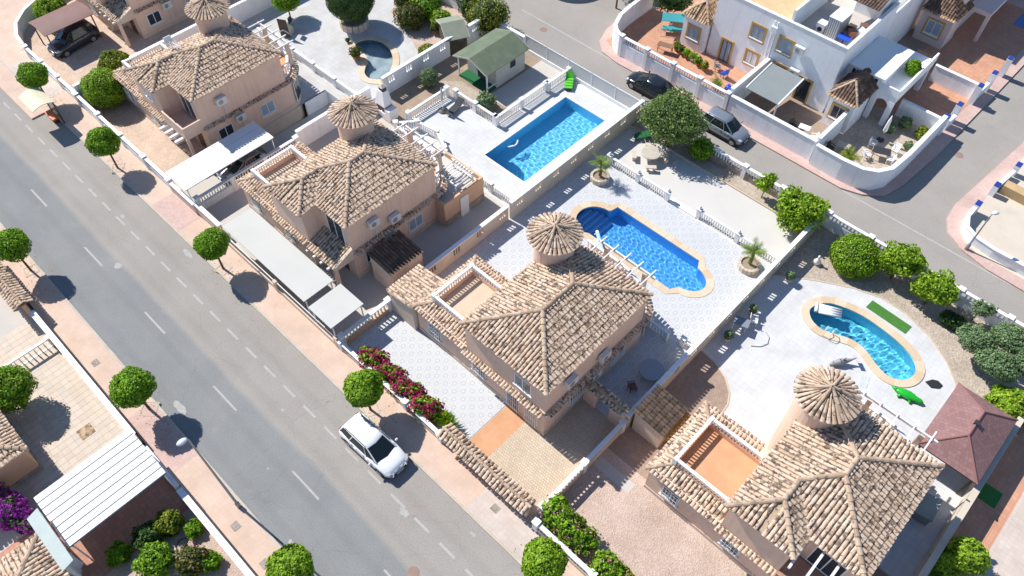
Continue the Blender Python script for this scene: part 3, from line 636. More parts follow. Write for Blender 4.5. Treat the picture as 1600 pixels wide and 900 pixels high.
    sk = MB().prism(offset_loop(g,0.16), 2.62, 2.74).make('first_floor_ledge', M['peach_light'], root); spots_to_objs(rows, sk, 'tile', 0, eye)
    # garden balcony: curved balustrade and pergola
    MB().prism([(-6.5,9.2)] + [(-0.3,9.2)] + arc(-4.0,9.2,3.7,2.0,0,90,10) + [(-6.5,11.2)], 2.9, 2.96, False).make('balcony_floor', M['terracotta'], root)
    cv = [(-4+3.55*math.cos(a), 9.2+1.95*math.sin(a)) for a in np.linspace(0.05, PI/2, 12)] + [(-6.4,11.15)]
    rb = MB(); lo = MB()
    for (xa,ya),(xb,yb) in zip(cv, cv[1:]): wall_seg(xa,ya,xb,yb,0.18,3.78,3.87,rb); wall_seg(xa,ya,xb,yb,0.14,2.96,3.08,rb)
    co = rb.make('balcony_balustrade', M['white'], root)
    for (xa,ya),(xb,yb) in zip(cv, cv[1:]): balusters(co, xa,ya,xb,yb, 3.08, 0.70, 0.26)
    for x in (-4.5,-1.45): MB().box(x-.14,10.65,2.97,x+.14,10.93,5.0).make('pergola_post', M['peach_light'], root)
    pb = MB().box(-5.2,10.72,5.0,-0.7,10.82,5.18).make('pergola_beam', M['white'], root)
    for i in range(5): MB().box(-5.0+i*0.98,9.6,5.182,-4.93+i*0.98,11.25,5.27).make('pergola_rafter', M['white'], root)
    # turret
    MB().lathe([(1.25,0.0),(1.25,7.35),(1.34,7.45),(1.34,7.5)], 32, (-6.3,7.6,0)).make('turret_wall', M['peach'], root, smooth=False)
    cone_roof(root, -6.3, 7.6, 7.5, 1.56, 0.72, rng, 'tile_brown', 6, 0, eye, rng.uniform(0,1))
    # windows
    if bay:
        window(root,'x',-1.6,1.7,2.0,1.6,3.05,'glass','white_metal',0,False,-1)
        window(root,'x',-4.8,0.9,1.0,0.2,3.9,'shutter_white','white_metal',0,True,-1) if seed % 2 else None
    else: window(root,'x',-1.9,1.3,1.15,0.2,3.55,'glass','white_metal',0,True,-1)
    for x in (-9.6,-5.6): window(root,'x',x,1.15,1.1,0.2,0.95,'glass','white_metal',6 if front=='grille' else 0,True,-1)
    if not bay:
        for x in (-2.7,-1.2): window(root,'x',x,1.05,1.75,0.2,0.35,'glass','white_metal',6,False,-1)
    for y, k in ((3.1,'glass'),(7.0,'shutter')): window(root,'y',y,1.3,1.1,-0.12,0.95,k,'white_metal',6 if not bay else 0,True,1)
    for a in (0.45, 1.05):      # tall windows in the rounded garden wall
        cx, cy = -4+3.9*math.cos(a), 9.2+2.22*math.sin(a); rz = math.atan2(math.sin(a)/2.2, math.cos(a)/3.88)+PI/2
        wo = MB().rbox(cx,cy,0.55,1.25,0.08,2.25,rz).make('window', M['white_metal'], root)
        for k in (-1,1): MB().rbox(cx+k*.29*math.cos(rz)+.02*math.sin(rz),cy+k*.29*math.sin(rz)-.02*math.cos(rz),0.65,0.5,0.1,2.15,rz).make('pane', M['glass'], wo)
    if bay: dr = MB().box(-2.0,1.5,0.1,-1.1,1.555,2.2).make('front_door', M['dark_wood0'], root); MB().box(-1.25,1.46,1.05,-1.2,1.5,1.15).make('handle', M['grey_metal'], dr)
    aircon(root,'y',my+2.1,4.15,-0.15)
    if seed % 3 != 1: aircon(root,'y',5.2,3.25,-0.15)
    aircon(root,'y',4.5,1.95,-0.12)
    # porch in the front recess
    if bay and porch == 'tile':
        f = [(-3.05,-0.1,2.55),(-0.05,-0.1,2.55),(-0.05,1.6,3.15),(-3.05,1.6,3.15)]; pr = roof_shell([f], root, 0, M['deck'], 'porch_roof'); spots_to_objs(tile_spots(f, rng), pr, 'tile', 0, eye)
        MB().hexa([(-0.28,-0.1,2.3),(-0.05,-0.1,2.3),(-0.05,1.6,2.3),(-0.28,1.6,2.3),(-0.28,-0.1,2.62),(-0.05,-0.1,2.62),(-0.05,1.6,3.3),(-0.28,1.6,3.3)]).make('porch_gable', M['peach_light'], root)
        MB().box(-0.3,-0.1,0,-0.05,0.15,2.3).make('porch_post', M['peach'], root)
        for i in range(4): MB().box(-2.9+i*0.75,-0.35,2.32,-2.76+i*0.75,1.6,2.46).make('porch_rafter', M['white'], root)
    if bay and porch == 'balcony':
        MB().box(-3.1,0.0,2.6,-0.12,1.6,2.9).make('balcony_slab', M['peach'], root); w_ = MB(); wall_seg(-3.1,0.06,-0.12,0.06,0.12,2.9,3.7,w_); wall_seg(-0.18,0.12,-0.18,1.6,0.12,2.9,3.7,w_); w_.make('balcony_wall', M['peach'], root)
        for i in range(4): MB().box(-3.0+i*0.72,-0.7,2.36,-2.8+i*0.72,0.0,2.56).make('balcony_beam', M['white'], root)
        MB().box(-0.34,-0.02,-0.1,-0.12,0.2,2.6).make('balcony_post', M['peach'], root)
    if bay and porch == 'open':
        MB().box(-3.1,0.0,2.6,-0.12,1.6,2.9).make('balcony_slab', M['terra_dark'], root)
        for i in range(4): MB().box(-2.95+i*0.85,-0.3,4.9,-2.83+i*0.85,1.6,5.05).make('pergola_rafter', M['white'], root)
    return root

V2 = villa(-20.28, 4.97, 'peach villa with two rooms under a long cream carport in front', True, 'tile', 2, 300, 'beige_floor')
V3 = villa(-2.97, 6.38, 'peach villa between the patterned patio and the lobed blue pool', False, 'tile', 3, 300, 'beige_floor')
V4 = villa(14.5, 8.0, 'peach villa with orange roof terrace beside the kidney pool', True, 'open', 4, 300, 'terracotta', 'grille', 'orange_wall')
V1 = villa(-37.98, 4.93, 'peach villa with a television aerial and blue-shaded carport beside it', True, 'balcony', 1, 300, 'beige_floor')
V0 = villa(-55.4, 9.0, 'peach villa behind the brown carport, cut by the top edge', True, 'tile', 8, 0, 'beige_floor')
# ---------------------------------------------------------------- printed floor tiles
def tiled_floor(name, poly, size, z, mat, limit, holes=(), gap=0.006, eye=Vector((9.9,-9.76,43)), x0=None, y0=None, th=0.022, skip=None):
    """square floor tiles laid one by one; the nearest are objects, the rest one joined part"""
    xs = [p[0] for p in poly]; ys = [p[1] for p in poly]; x0 = min(xs) if x0 is None else x0; y0 = min(ys) if y0 is None else y0
    def inside(px, py, pl):
        c = False; n = len(pl)
        for i in range(n):
            (xa,ya),(xb,yb) = pl[i], pl[i-1]
            if (ya > py) != (yb > py) and px < (xb-xa)*(py-ya)/(yb-ya)+xa: c = not c
        return c
    spots = []
    i0, i1 = int(math.floor((min(xs)-x0)/size)), int(math.ceil((max(xs)-x0)/size)); j0, j1 = int(math.floor((min(ys)-y0)/size)), int(math.ceil((max(ys)-y0)/size))
    for i in range(i0, i1):
        for j in range(j0, j1):
            cx, cy = x0+(i+.5)*size, y0+(j+.5)*size
            if inside(cx, cy, poly) and not any(inside(cx, cy, h) for h in holes): spots.append((cx, cy))
    spots.sort(key=lambda s_: (Vector((s_[0],s_[1],0))-eye).length)
    root = MB().box(min(xs)+.01,min(ys)+.01,z-0.03,min(xs)+.05,min(ys)+.05,z-0.025).make(name, mat); root['kind'] = 'structure'
    s2 = size/2-gap/2; me = MB().box(-s2,-s2,0,s2,s2,th).mesh('floor_tile', mat); rng = random.Random(5)
    for cx, cy in spots[:limit]: link('floor_tile', me, root, (cx, cy, z+rng.uniform(-.0015,.0015)))
    if spots[limit:]:
        b = MB()
        for cx, cy in spots[limit:]: zz = z+rng.uniform(-.0015,.0015); b.box(cx-s2,cy-s2,zz,cx+s2,cy+s2,zz+th)
        b.make('floor_tiles', mat, root, kind='stuff')
    return root
TS = 0.40
M['print'] = print_tile_mat('printed_floor_tile', TS, -16.55, 2.3, (0.63,0.635,0.64), (0.445,0.46,0.48), (0.6,0.6,0.6))
tiled_floor('patio', rect(-16.55,2.3,-6.15,6.7), TS, 0.104, M['print'], 300, x0=-16.55, y0=2.3)
tiled_floor('pool_terrace', [(-16.55,6.7),(-14.2,6.7),(-14.2,12.3),(-9.4,12.3),(-9.4,17.8),(-3.1,17.8),(-3.1,10.3),(0.05,10.3),(0.05,27.3),(-16.55,27.3)], TS, 0.104, M['print'], 300, [offset_loop(POOL3,0.25)], x0=-16.55, y0=2.3)
M['yard_tile'] = piece_mat('beige_yard_tile', [(0.0,(0.58,0.48,0.385)),(0.4,(0.62,0.52,0.42)),(0.8,(0.65,0.55,0.45)),(1.0,(0.57,0.50,0.42))], 0.8, (0.50,0.42,0.33), 1.2, 0.58, 0.75, 0.08)
tiled_floor('tiled_yard', rect(-33.5,-16.8,-20.0,-10.7), 0.45, 0.104, M['yard_tile'], 300, gap=0.015)
_ft = MB(); _ft.box(-23.65,-12.85,0.128,-22.85,-12.0,0.15)
tag(_ft.make('mosaic_panel', gravel_mat('brown_mosaic', (0.20,0.12,0.07), (0.58,0.42,0.28), 6)), 'square brown mosaic panel set into the beige tiled yard', 'mosaic')

# ---------------------------------------------------------------- garden walls
def wall_root(name, label, cat='wall', group=None): return thing(name, label, cat, (0,0,0), 0, group)

def bal_wall(label, x0, y0, x1, y1, base=0.5, top=1.1, mat='white_wall', piers=2, th=0.2, sp=0.22, name='balustrade_wall', cap=True, zb=0.05, pier_mat=None, fat=1.0, finial=False, cat='balustrade', pier_ends=(True,True), group='white balustrades of the gardens'):
    """low wall, pillars, turned balusters, top rail"""
    r = thing(name, label, cat, (x0,y0,0), math.atan2(y1-y0,x1-x0), group); L = math.hypot(x1-x0,y1-y0)
    if base > 0: MB().box(0,-th/2,zb,L,th/2,base).make('base_wall', M[mat], r)
    else: MB().box(0,-th*0.35,zb,L,th*0.35,zb+0.1).make('bottom_rail', M['white'], r)
    b0 = base if base > 0 else zb+0.1
    MB().box(-0.03,-th/2-0.03,top-0.09,L+0.03,th/2+0.03,top).make('top_rail', M['white'], r)
    ps = [L*i/(piers-1) for i in range(piers)] if piers > 1 else []
    for i, u in enumerate(ps):
        if (i == 0 and not pier_ends[0]) or (i == piers-1 and not pier_ends[1]): continue
        p = MB().box(u-.16,-th/2-.06,zb,u+.16,th/2+.06,top+.06).make('pillar', M[pier_mat or 'white'], r)
        MB().box(u-.21,-th/2-.11,top+.062,u+.21,th/2+.11,top+.12).make('pillar_cap', M['white'], p)
        if finial: MB().lathe([(0.05,0),(0.12,0.08),(0.13,0.16),(0.06,0.26),(0.01,0.30)], 8, (u,0,top+.12)).make('finial', M['white'], p, True)
    n = max(1,int(L/sp))
    for i in range(n):
        u = (i+.5)*L/n
        if any(abs(u-q) < 0.22 for q in ps): continue
        o = link('baluster', BAL, r, (u,0,b0)); o.scale = (fat,fat,(top-0.09-b0)/0.56)
    return r

def slot_wall(label, x0, y0, x1, y1, h=1.75, mat='white_wall', every=2.05, first=0.9, th=0.2, cap='white_wall', name='garden_wall', zb=0.0, slots=True, steps=None):
    """rendered wall with groups of three narrow openings below the coping"""
    r = thing(name, label, 'wall', (x0,y0,0), math.atan2(y1-y0,x1-x0)); L = math.hypot(x1-x0,y1-y0); b = MB()
    za, zt = h-0.80, h-0.22
    b.box(0,-th/2,zb,L,th/2,za); b.box(0,-th/2,zt,L,th/2,h-0.08)
    u = first; prev = 0.0
    while slots and u < L-0.4:
        b.box(prev,-th/2,za,u-0.31,th/2,zt)
        for k in (-0.105, 0.105): b.box(u+k-0.045,-th/2+0.03,za,u+k+0.045,th/2-0.03,zt)
        prev = u+0.31; u += every
    b.box(prev,-th/2,za,L,th/2,zt); b.make('wall_body', M[mat], r)
    MB().box(-0.02,-th/2-0.05,h-0.08,L+0.02,th/2+0.05,h).make('coping', M[cap], r)
    return r

def plain_wall(label, pts, h, th=0.2, mat='white_wall', cap='white_wall', name='garden_wall', zb=0.0, cat='wall'):
    r = thing(name, label, cat, (pts[0][0],pts[0][1],0)); b = MB(); c = MB(); ox, oy = pts[0]
    P = [(x-ox,y-oy) for x,y in pts]
    def strip(mb, t, z0, z1):
        lft, rgt = [], []
        for i,(x,y) in enumerate(P):
            a = P[max(0,i-1)]; d = P[min(len(P)-1,i+1)]; tx, ty = d[0]-a[0], d[1]-a[1]; l = math.hypot(tx,ty); nx, ny = -ty/l*t/2, tx/l*t/2; lft.append((x+nx,y+ny)); rgt.append((x-nx,y-ny))
        for i in range(len(P)-1):
            q = [lft[i],rgt[i],rgt[i+1],lft[i+1]]; mb.hexa([(x,y,z0) for x,y in q]+[(x,y,z1) for x,y in q])
    strip(b, th, zb, h-0.06); strip(c, th+0.1, h-0.06, h)
    b.make('wall_body', M[mat], r); c.make('coping', M[cap], r); return r

# street side
plain_wall('curved white wall at the corner by the brown carport', [(-67.2,9.0),(-66.7,6.6),(-65.6,4.6),(-64.2,3.2),(-62.4,2.4),(-60.8,2.2)], 1.3)
bal_wall('white street balustrade beside the pair of bushy shrubs', -60.4,2.2,-51.6,2.2, 0.6, 1.2, piers=4)
bal_wall('white street balustrade in front of the villa with the aerial', -51.2,2.15,-37.1,2.15, 0.75, 1.25, piers=5)
plain_wall('low cream wall closing the white carport from the street', [(-36.8,2.1),(-33.6,2.1)], 1.2, mat='cream_wall', cap='white_wall')
plain_wall('short white-capped wall between the two carports', [(-33.4,2.2),(-30.4,2.2)], 1.3, 0.24, 'peach')
def railing(label, x0, x1, y, base, top, mat='grey_metal'):
    r = thing('railing_wall', label, 'railing', (x0,y,0)); L = x1-x0; MB().box(0,-.1,0.05,L,.1,base).make('base_wall', M['peach_light'], r)
    MB().box(0,-.03,top-.05,L,.03,top).make('top_rail', M[mat], r); me = MB().box(-.015,-.015,0,.015,.015,top-.05-base).mesh('railing_bar', M[mat])
    for i in range(int(L/0.16)): link('railing_bar', me, r, (0.08+i*0.16,0,base))
    for u in (0.1, L/2, L-0.1): MB().box(u-.15,-.14,0.05,u+.15,.14,top+.05).make('pillar', M['peach_light'], r)
railing('low peach wall with grey railing below the cream carport', -30.2,-16.9,2.0, 0.55, 1.15)
bal_wall('white street balustrade under the crimson bougainvillea', -16.7,2.05,-7.3,2.05, 0.45, 0.95, 'peach_light', 4)
bal_wall('pale blue-white street balustrade behind the oleander hedges', 0.45,2.05,16.6,2.05, 0.5, 1.1, 'peach_light', 5)

def tiled_wall(label, x0, y0, x1, y1, h, half=0.48, rise=0.26, mat='peach', name='tile_topped_wall', key='tile', opening=None, n_obj=80):
    r = thing(name, label, 'wall', (x0,y0,0), math.atan2(y1-y0,x1-x0)); L = math.hypot(x1-x0,y1-y0); rng = random.Random(int(abs(x0*7+y0*3)))
    b = MB()
    if opening: u0, u1, zt = opening; b.box(0,-.13,0,u0,.13,h); b.box(u1,-.13,0,L,.13,h); b.box(u0,-.13,zt,u1,.13,h)
    else: b.box(0,-.13,0,L,.13,h)
    b.make('wall_body', M[mat], r)
    f1 = [(-.1,-half,h),(L+.1,-half,h),(L+.1,0,h+rise),(-.1,0,h+rise)]; f2 = [(L+.1,half,h),(-.1,half,h),(-.1,0,h+rise),(L+.1,0,h+rise)]
    ro = roof_shell([f1,f2], r, 0, M['deck'], 'wall_roof'); spots_to_objs(tile_spots(f1,rng,colw=0.27)+tile_spots(f2,rng,colw=0.27), ro, key, n_obj, Vector((9.9-x0,-9.76-y0,43)))
    ridge_line((-.1,0,h+rise+.02),(L+.1,0,h+rise), ro, rng, scale=0.7)
    return r
tiled_wall('street wall with a double row of clay tiles on top', -7.1,2.25,-0.35,2.25, 1.45)
tiled_wall('tile-topped side wall with an arched gate beside the parasol-shaped table', -3.0,10.2,0.02,10.2, 2.1, 0.34, 0.16, opening=(1.0,2.0,1.9))
# between the gardens
plain_wall('white wall beside the shaded garden corner at the top', [(-51.4,2.3),(-51.4,33.2)], 1.9)
bal_wall('white balustrade beside the white carport with the parked car', -33.75,2.5,-33.75,11.4, 0.75, 1.4, piers=4)
plain_wall('white garden wall below the smaller turret', [(-33.8,11.6),(-33.8,19.0)], 1.9, zb=-1.6)
slot_wall('white slotted wall between the small dark pool garden and green shed', -33.85,20.4,-33.85,33.2, 1.95, every=1.95)
bal_wall('white balustrade over peach wall beside the patterned patio', -16.78,2.3,-16.78,6.2, 0.55, 1.25, 'orange_wall', 2, th=0.22, fat=1.25, sp=0.26)
slot_wall('peach slotted wall along the grey side yard', -16.75,8.9,-16.75,17.6, 1.55, 'peach_light', 2.3, 1.2, cap='white_wall')
slot_wall('long white slotted wall beside the rectangular pool', -16.6,17.75,-16.6,33.2, 1.9, 'cream_wall', 2.0)
bal_wall('white balustrade dividing the two driveways', 0.12,2.9,0.12,10.0, 0.85, 1.3, 'peach_light', 3, sp=0.25, fat=1.15)
slot_wall('long pale slotted wall between the lobed pool and kidney pool', 0.15,10.3,0.15,33.1, 1.75, 'cream_wall', 1.95)
plain_wall('thick cream boundary wall by the brick-red gazebo', [(17.0,2.5),(17.0,26.2)], 1.8, 0.26, 'cream_wall','cream_wall')
# along the lane
def mesh_fence(label, x0, x1, y):
    r = thing('mesh_fence', label, 'fence', (x0,y,0)); L = x1-x0; MB().box(0,-.08,0,L,.08,0.45).make('base_wall', M['white_wall'], r)
    gm, N, LK, P = _mat('fence_netting'); P.inputs['Base Color'].default_value = (0.62,0.64,0.65,1); P.inputs['Roughness'].default_value = 0.6
    tr = N.new('ShaderNodeBsdfTransparent'); ms = N.new('ShaderNodeMixShader'); ms.inputs[0].default_value = 0.55; LK.new(tr.outputs[0], ms.inputs[1]); LK.new(P.outputs[0], ms.inputs[2]); LK.new(ms.outputs[0], N['Material Output'].inputs['Surface'])
    n = int(L/2.4)
    for i in range(n):
        u = L*i/n; MB().box(u-.03,-.03,0.45,u+.03,.03,1.75).make('post', M['white_metal'], r); MB().box(u+.05,-.008,0.47,u+L/n-.05,.008,1.7).make('panel', gm, r)
    MB().box(0,-.03,1.702,L,.03,1.75).make('top_rail', M['white_metal'], r)
mesh_fence('translucent white panel fence between the rectangular pool and the lane', -29.5,-16.8,33.1)
plain_wall('low white wall behind the shrubs at the lane', [(-51.4,33.2),(-29.7,33.2)], 1.4)
bal_wall('white balustrade on stone base along the lane by the olive tree', -16.4,33.1,-0.1,33.1, 0.75, 1.35, 'stone', 6, sp=0.25, fat=1.2)
bal_wall('white balustrade on a white wall behind the citrus trees', 0.4,33.1,16.9,33.1, 0.95, 1.5, 'white_wall', 6, sp=0.28, fat=1.35)
# inside the gardens
bal_wall('white balustrade with finials nearer the olive tree and small palm', -15.0,27.2,-9.4,27.2, 0.0, 0.95, piers=3, th=0.14, finial=True, sp=0.2)
bal_wall('white balustrade with finials reaching to the slotted wall', -6.7,27.4,0.0,27.4, 0.0, 0.95, piers=3, th=0.14, finial=True, sp=0.2)
bal_wall('short white balustrade panel by the rounded villa wall', -3.4,17.2,-2.0,17.2, 0.0, 0.9, piers=2, th=0.14, sp=0.2)
bal_wall('short white gate panel beside the pale slotted wall', -0.9,17.5,0.0,17.5, 0.0, 0.9, piers=2, th=0.14, sp=0.2)
bal_wall('white balustrade between the sun lounger and the green shed', -29.2,24.3,-24.6,24.3, 0.0, 1.0, piers=3, th=0.16, sp=0.2)
bal_wall('white balustrade along the long side of the rectangular pool', -24.45,24.3,-24.45,30.2, 0.0, 1.0, piers=3, th=0.16, sp=0.2)
bal_wall('white balustrade behind the sun lounger', -30.0,19.7,-30.0,24.0, 0.0, 1.0, piers=2, th=0.16, sp=0.2)
bal_wall('small white corner balustrade by the green plastic chair', -24.3,30.4,-24.3,33.0, 0.0, 1.0, piers=2, th=0.16, sp=0.2)
bal_wall('white balustrade between rectangular pool and orange outbuilding', -24.6,18.7,-17.0,18.7, 0.0, 1.0, piers=4, th=0.16, sp=0.2)
for k,(a,b) in enumerate(zip(arc(-27.2,17.9,2.7,2.0,170,35,3)[:-1], arc(-27.2,17.9,2.7,2.0,170,35,3)[1:])):
    bal_wall(['curved balustrade run next to the barbecue chimney','curved balustrade run in the middle by the pergola','curved balustrade run nearest the pool deck'][k], *a, *b, 0.0, 1.0, piers=2, th=0.14, sp=0.18, pier_ends=(k==0,True))
bal_wall('white balustrade along the small dark pool garden', -43.6,18.3,-34.8,18.3, 0.0, 1.0, piers=4, th=0.16, sp=0.2)
bal_wall('white railing crossing the beige tiled yard', -33.0,-10.75+0.0,-33.0,-10.76, 0.0, 0.9, piers=0) if 0 else None
bal_wall('open white railing across the beige tiled yard', -30.5,-14.6,-30.5,-10.75, 0.0, 0.95, piers=2, th=0.10, sp=0.32, fat=0.9)
# wall across the street
plain_wall('long white-capped wall along the opposite pavement', [(-33.0,-10.55),(-20.2,-10.55)], 1.25, 0.26, 'cream_wall', 'white_wall')
plain_wall('white-capped wall beside the flower garden across the street', [(-15.4,-10.5),(12,-10.5)], 1.15, 0.26, 'cream_wall', 'white_wall')
plain_wall('short white wall between carport and flower garden', [(-19.6,-10.5),(-16.0,-10.5)], 0.5, 0.2, 'cream_wall', 'white_wall')
tiled_wall('tile-topped wall under the clipped tree across the street', -40.5,-10.7,-33.4,-10.7, 1.6, 0.55, 0.3, 'orange_wall', n_obj=60)

# ---------------------------------------------------------------- pools
def pool_tile_mat(name, a, b):
    m, N, L, P = _mat(name); nt = m.node_tree; pos = _pos(nt)
    v = N.new('ShaderNodeTexVoronoi'); v.inputs['Scale'].default_value = 6; v.inputs['Randomness'].default_value = 0.0; L.new(pos, v.inputs['Vector'])
    sp = N.new('ShaderNodeSeparateColor'); L.new(v.outputs['Color'], sp.inputs[0]); r = _ramp(nt, [(0.2,a),(0.8,b)]); L.new(sp.outputs[0], r.inputs[0])
    L.new(r.outputs[0], P.inputs['Base Color']); P.inputs['Roughness'].default_value = 0.4; return m
def water_mat(name, tint):
    m, N, L, P = _mat(name); nt = m.node_tree
    rf = N.new('ShaderNodeBsdfRefraction'); rf.inputs['IOR'].default_value = 1.33; rf.inputs['Roughness'].default_value = 0.0; rf.inputs['Color'].default_value = (*tint,1)
    gl = N.new('ShaderNodeBsdfGlossy'); gl.inputs['Roughness'].default_value = 0.02; fr = N.new('ShaderNodeFresnel'); fr.inputs['IOR'].default_value = 1.33
    ms = N.new('ShaderNodeMixShader'); L.new(fr.outputs[0], ms.inputs[0]); L.new(rf.outputs[0], ms.inputs[1]); L.new(gl.outputs[0], ms.inputs[2]); L.new(ms.outputs[0], N['Material Output'].inputs['Surface'])
    return m
M['coping'] = piece_mat('pool_coping', [(0.0,(0.62,0.47,0.31)),(0.5,(0.68,0.54,0.38)),(1.0,(0.72,0.60,0.45))], 0.8, None)

def wave_surface(outline, z, amp, seed, cell=0.06, wl=(0.35,1.1)):
    """water surface with real ripples"""
    xs = [p[0] for p in outline]; ys = [p[1] for p in outline]; x0, x1, y0, y1 = min(xs)-.1, max(xs)+.1, min(ys)-.1, max(ys)+.1
    nx, ny = int((x1-x0)/cell)+1, int((y1-y0)/cell)+1; X, Y = np.meshgrid(np.linspace(x0,x1,nx), np.linspace(y0,y1,ny)); rng = np.random.default_rng(seed); Z = np.zeros_like(X)
    for _ in range(26):
        l = rng.uniform(*wl); th = rng.uniform(0,2*PI); k = 2*PI/l; Z += (l/wl[1])*np.sin(k*(X*math.cos(th)+Y*math.sin(th))+rng.uniform(0,6.28)+0.8*np.sin(0.9*X+1.3*Y+rng.uniform(0,6)))
    Z = z + amp*Z/np.std(Z)
    pl = np.array(outline); px, py = X.ravel(), Y.ravel(); c = np.zeros(px.shape, bool)
    for i in range(len(pl)):
        xa, ya = pl[i]; xb, yb = pl[i-1]
        with np.errstate(divide='ignore', invalid='ignore'): cond = ((ya > py) != (yb > py)) & (px < (xb-xa)*(py-ya)/(yb-ya+1e-12)+xa)
        c ^= cond
    c = c.reshape(X.shape); idx = np.arange(nx*ny).reshape(ny,nx)
    m = c[:-1,:-1]|c[1:,:-1]|c[:-1,1:]|c[1:,1:]
    F = np.stack([idx[:-1,:-1][m],idx[:-1,1:][m],idx[1:,1:][m],idx[1:,:-1][m]],1)
    used = np.unique(F); remap = -np.ones(nx*ny,int); remap[used] = np.arange(len(used)); V = np.stack([px,py,Z.ravel()],1)[used]
    return V.tolist(), remap[F].tolist()

def pool(name, label, outline, depth, tilemat, tint, coping_w, seed, amp=0.006, zw=-0.04, water=True, cop_mat='coping', stone=0.6, wl=(0.3,1.0)):
    r = thing(name, label, 'pool'); n = len(outline); b = MB(); z1 = 0.10
    vs = [(x,y,z1) for x,y in outline]+[(x,y,-depth) for x,y in outline]; b.add(vs, [((i+1)%n,i,i+n,(i+1)%n+n) for i in range(n)]); b.sheet(outline, [], -depth)
    bo = b.make('basin', tilemat, r)
    if hasattr(bo,'cycles'): 
        try: bo.cycles.is_caustics_receiver = True
        except Exception: pass
    if water:
        V, F = wave_surface(outline, zw, amp, seed, 0.05, wl); w = MB(); w.v = [tuple(p) for p in V]; w.f = [tuple(f) for f in F]
        wo = w.make('water', water_mat(name+'_water', tint), r, True)
        try: wo.cycles.is_caustics_caster = True
        except Exception: pass
    # coping stones
    inn = offset_loop(outline, -0.05); out = offset_loop(outline, coping_w); acc = 0; start = 0; i = 0
    while i < n:
        j = i; acc = 0
        while j < n and acc < stone:
            acc += math.hypot(outline[(j+1)%n][0]-outline[j][0], outline[(j+1)%n][1]-outline[j][1]); j += 1
        segs = max(1, int(round(acc/stone))) if j-i == 1 else 1
        if segs > 1:
            for k in range(segs):
                t0, t1 = (k+.008)/segs, (k+.992)/segs; L_ = lambda p,q,t: (p[0]+(q[0]-p[0])*t, p[1]+(q[1]-p[1])*t)
                a, c_ = L_(inn[i],inn[(i+1)%n],t0), L_(inn[i],inn[(i+1)%n],t1); d, e_ = L_(out[i],out[(i+1)%n],t1), L_(out[i],out[(i+1)%n],t0)
                MB().prism([a,c_,d,e_], 0.09, 0.155).make('coping_stone', M[cop_mat], r)
        else:
            I = [inn[k%n] for k in range(i,j+1)]; O = [out[k%n] for k in range(i,j+1)]; MB().prism(I+O[::-1], 0.09, 0.155).make('coping_stone', M[cop_mat], r)
        i = j
    return r
try: sun_d.cycles.is_caustics_light = True
except Exception: pass
M['pool_blue'] = pool_tile_mat('pool_mosaic_blue', (0.24,0.67,0.93), (0.31,0.72,0.95))
M['pool_royal'] = pool_tile_mat('pool_mosaic_royal', (0.19,0.54,0.93), (0.25,0.60,0.95))
M['pool_teal'] = pool_tile_mat('pool_mosaic_teal', (0.24,0.70,0.88), (0.31,0.75,0.90))
M['pool_slate'] = pool_tile_mat('pool_mosaic_slate', (0.04,0.10,0.15), (0.07,0.16,0.22))
PL2 = pool('rectangular_pool', 'rectangular blue swimming pool with white rim', POOL2, 1.35, M['pool_blue'], (0.80,0.96,1.0), 0.5, 3, 0.0036, cop_mat='white', wl=(0.2,0.6))
PL3 = pool('lobed_pool', 'long royal-blue pool with rounded ends and cream coping', POOL3, 1.35, M['pool_royal'], (0.70,0.90,1.0), 0.5, 4, 0.0026, wl=(0.18,0.5))
PL4 = pool('kidney_pool', 'kidney-shaped turquoise pool with broad sandy coping', POOL4, 1.2, M['pool_teal'], (0.72,0.95,1.0), 0.5, 5, 0.0075, wl=(0.22,0.8))
PL1 = pool('curved_pool', 'small comma-shaped dark pool with cream coping and slack cover', POOL1, 0.75, M['pool_slate'], (0.8,0.9,0.95), 0.55, 6, water=False)
# slack winter cover of the small pool
_V, _F = wave_surface(POOL1, -0.35, 0.035, 9, 0.12, (0.6,2.4)); _w = MB(); _w.v = [tuple(p) for p in _V]; _w.f = [tuple(f) for f in _F]
_w.make('pool_cover', surf('pool_cover_sheet', (0.25,0.33,0.36), 0.45, 0.2, 1.2, 9, 0.2, (0.38,0.44,0.46), 0.6, 0.8), PL1, True)
for i in range(5):      # steps with white nosings in the rounded end
    x = -13.1+i*0.40; y = 1.5*math.sqrt(max(0.05,1-((x+11.8)/1.62)**2))*0.93
    st = MB().box(x-.2,21.9-y,-1.35,x+.2,21.9+y,-0.22-i*0.2).make('pool_step', M['pool_royal'], PL3)
    MB().box(x+.06,21.9-y,-0.218-i*0.2,x+.197,21.9+y,-0.195-i*0.2).make('step_nosing', M['white'], st)
for i in range(4):
    y = 21.35+i*0.32; MB().box(-22.7+0.0,21.16,-1.35,-21.2-i*0.05,y,-0.25-i*0.25).make('pool_step', M['pool_blue'], PL2) if 0 else None
for i in range(4):
    st = MB().lathe([(1.5-i*0.34,-1.35),(1.5-i*0.34,-1.05+i*0.26),(1.44-i*0.34,-1.0+i*0.26)], 20, (-20.7,21.2,0)).make('pool_step', M['pool_blue'], PL2)
    MB().lathe([(1.5-i*0.34,-1.005+i*0.26),(1.5-i*0.34,-0.985+i*0.26)], 20, (-20.7,21.2,0)).make('step_nosing', M['white'], st) if 0 else None
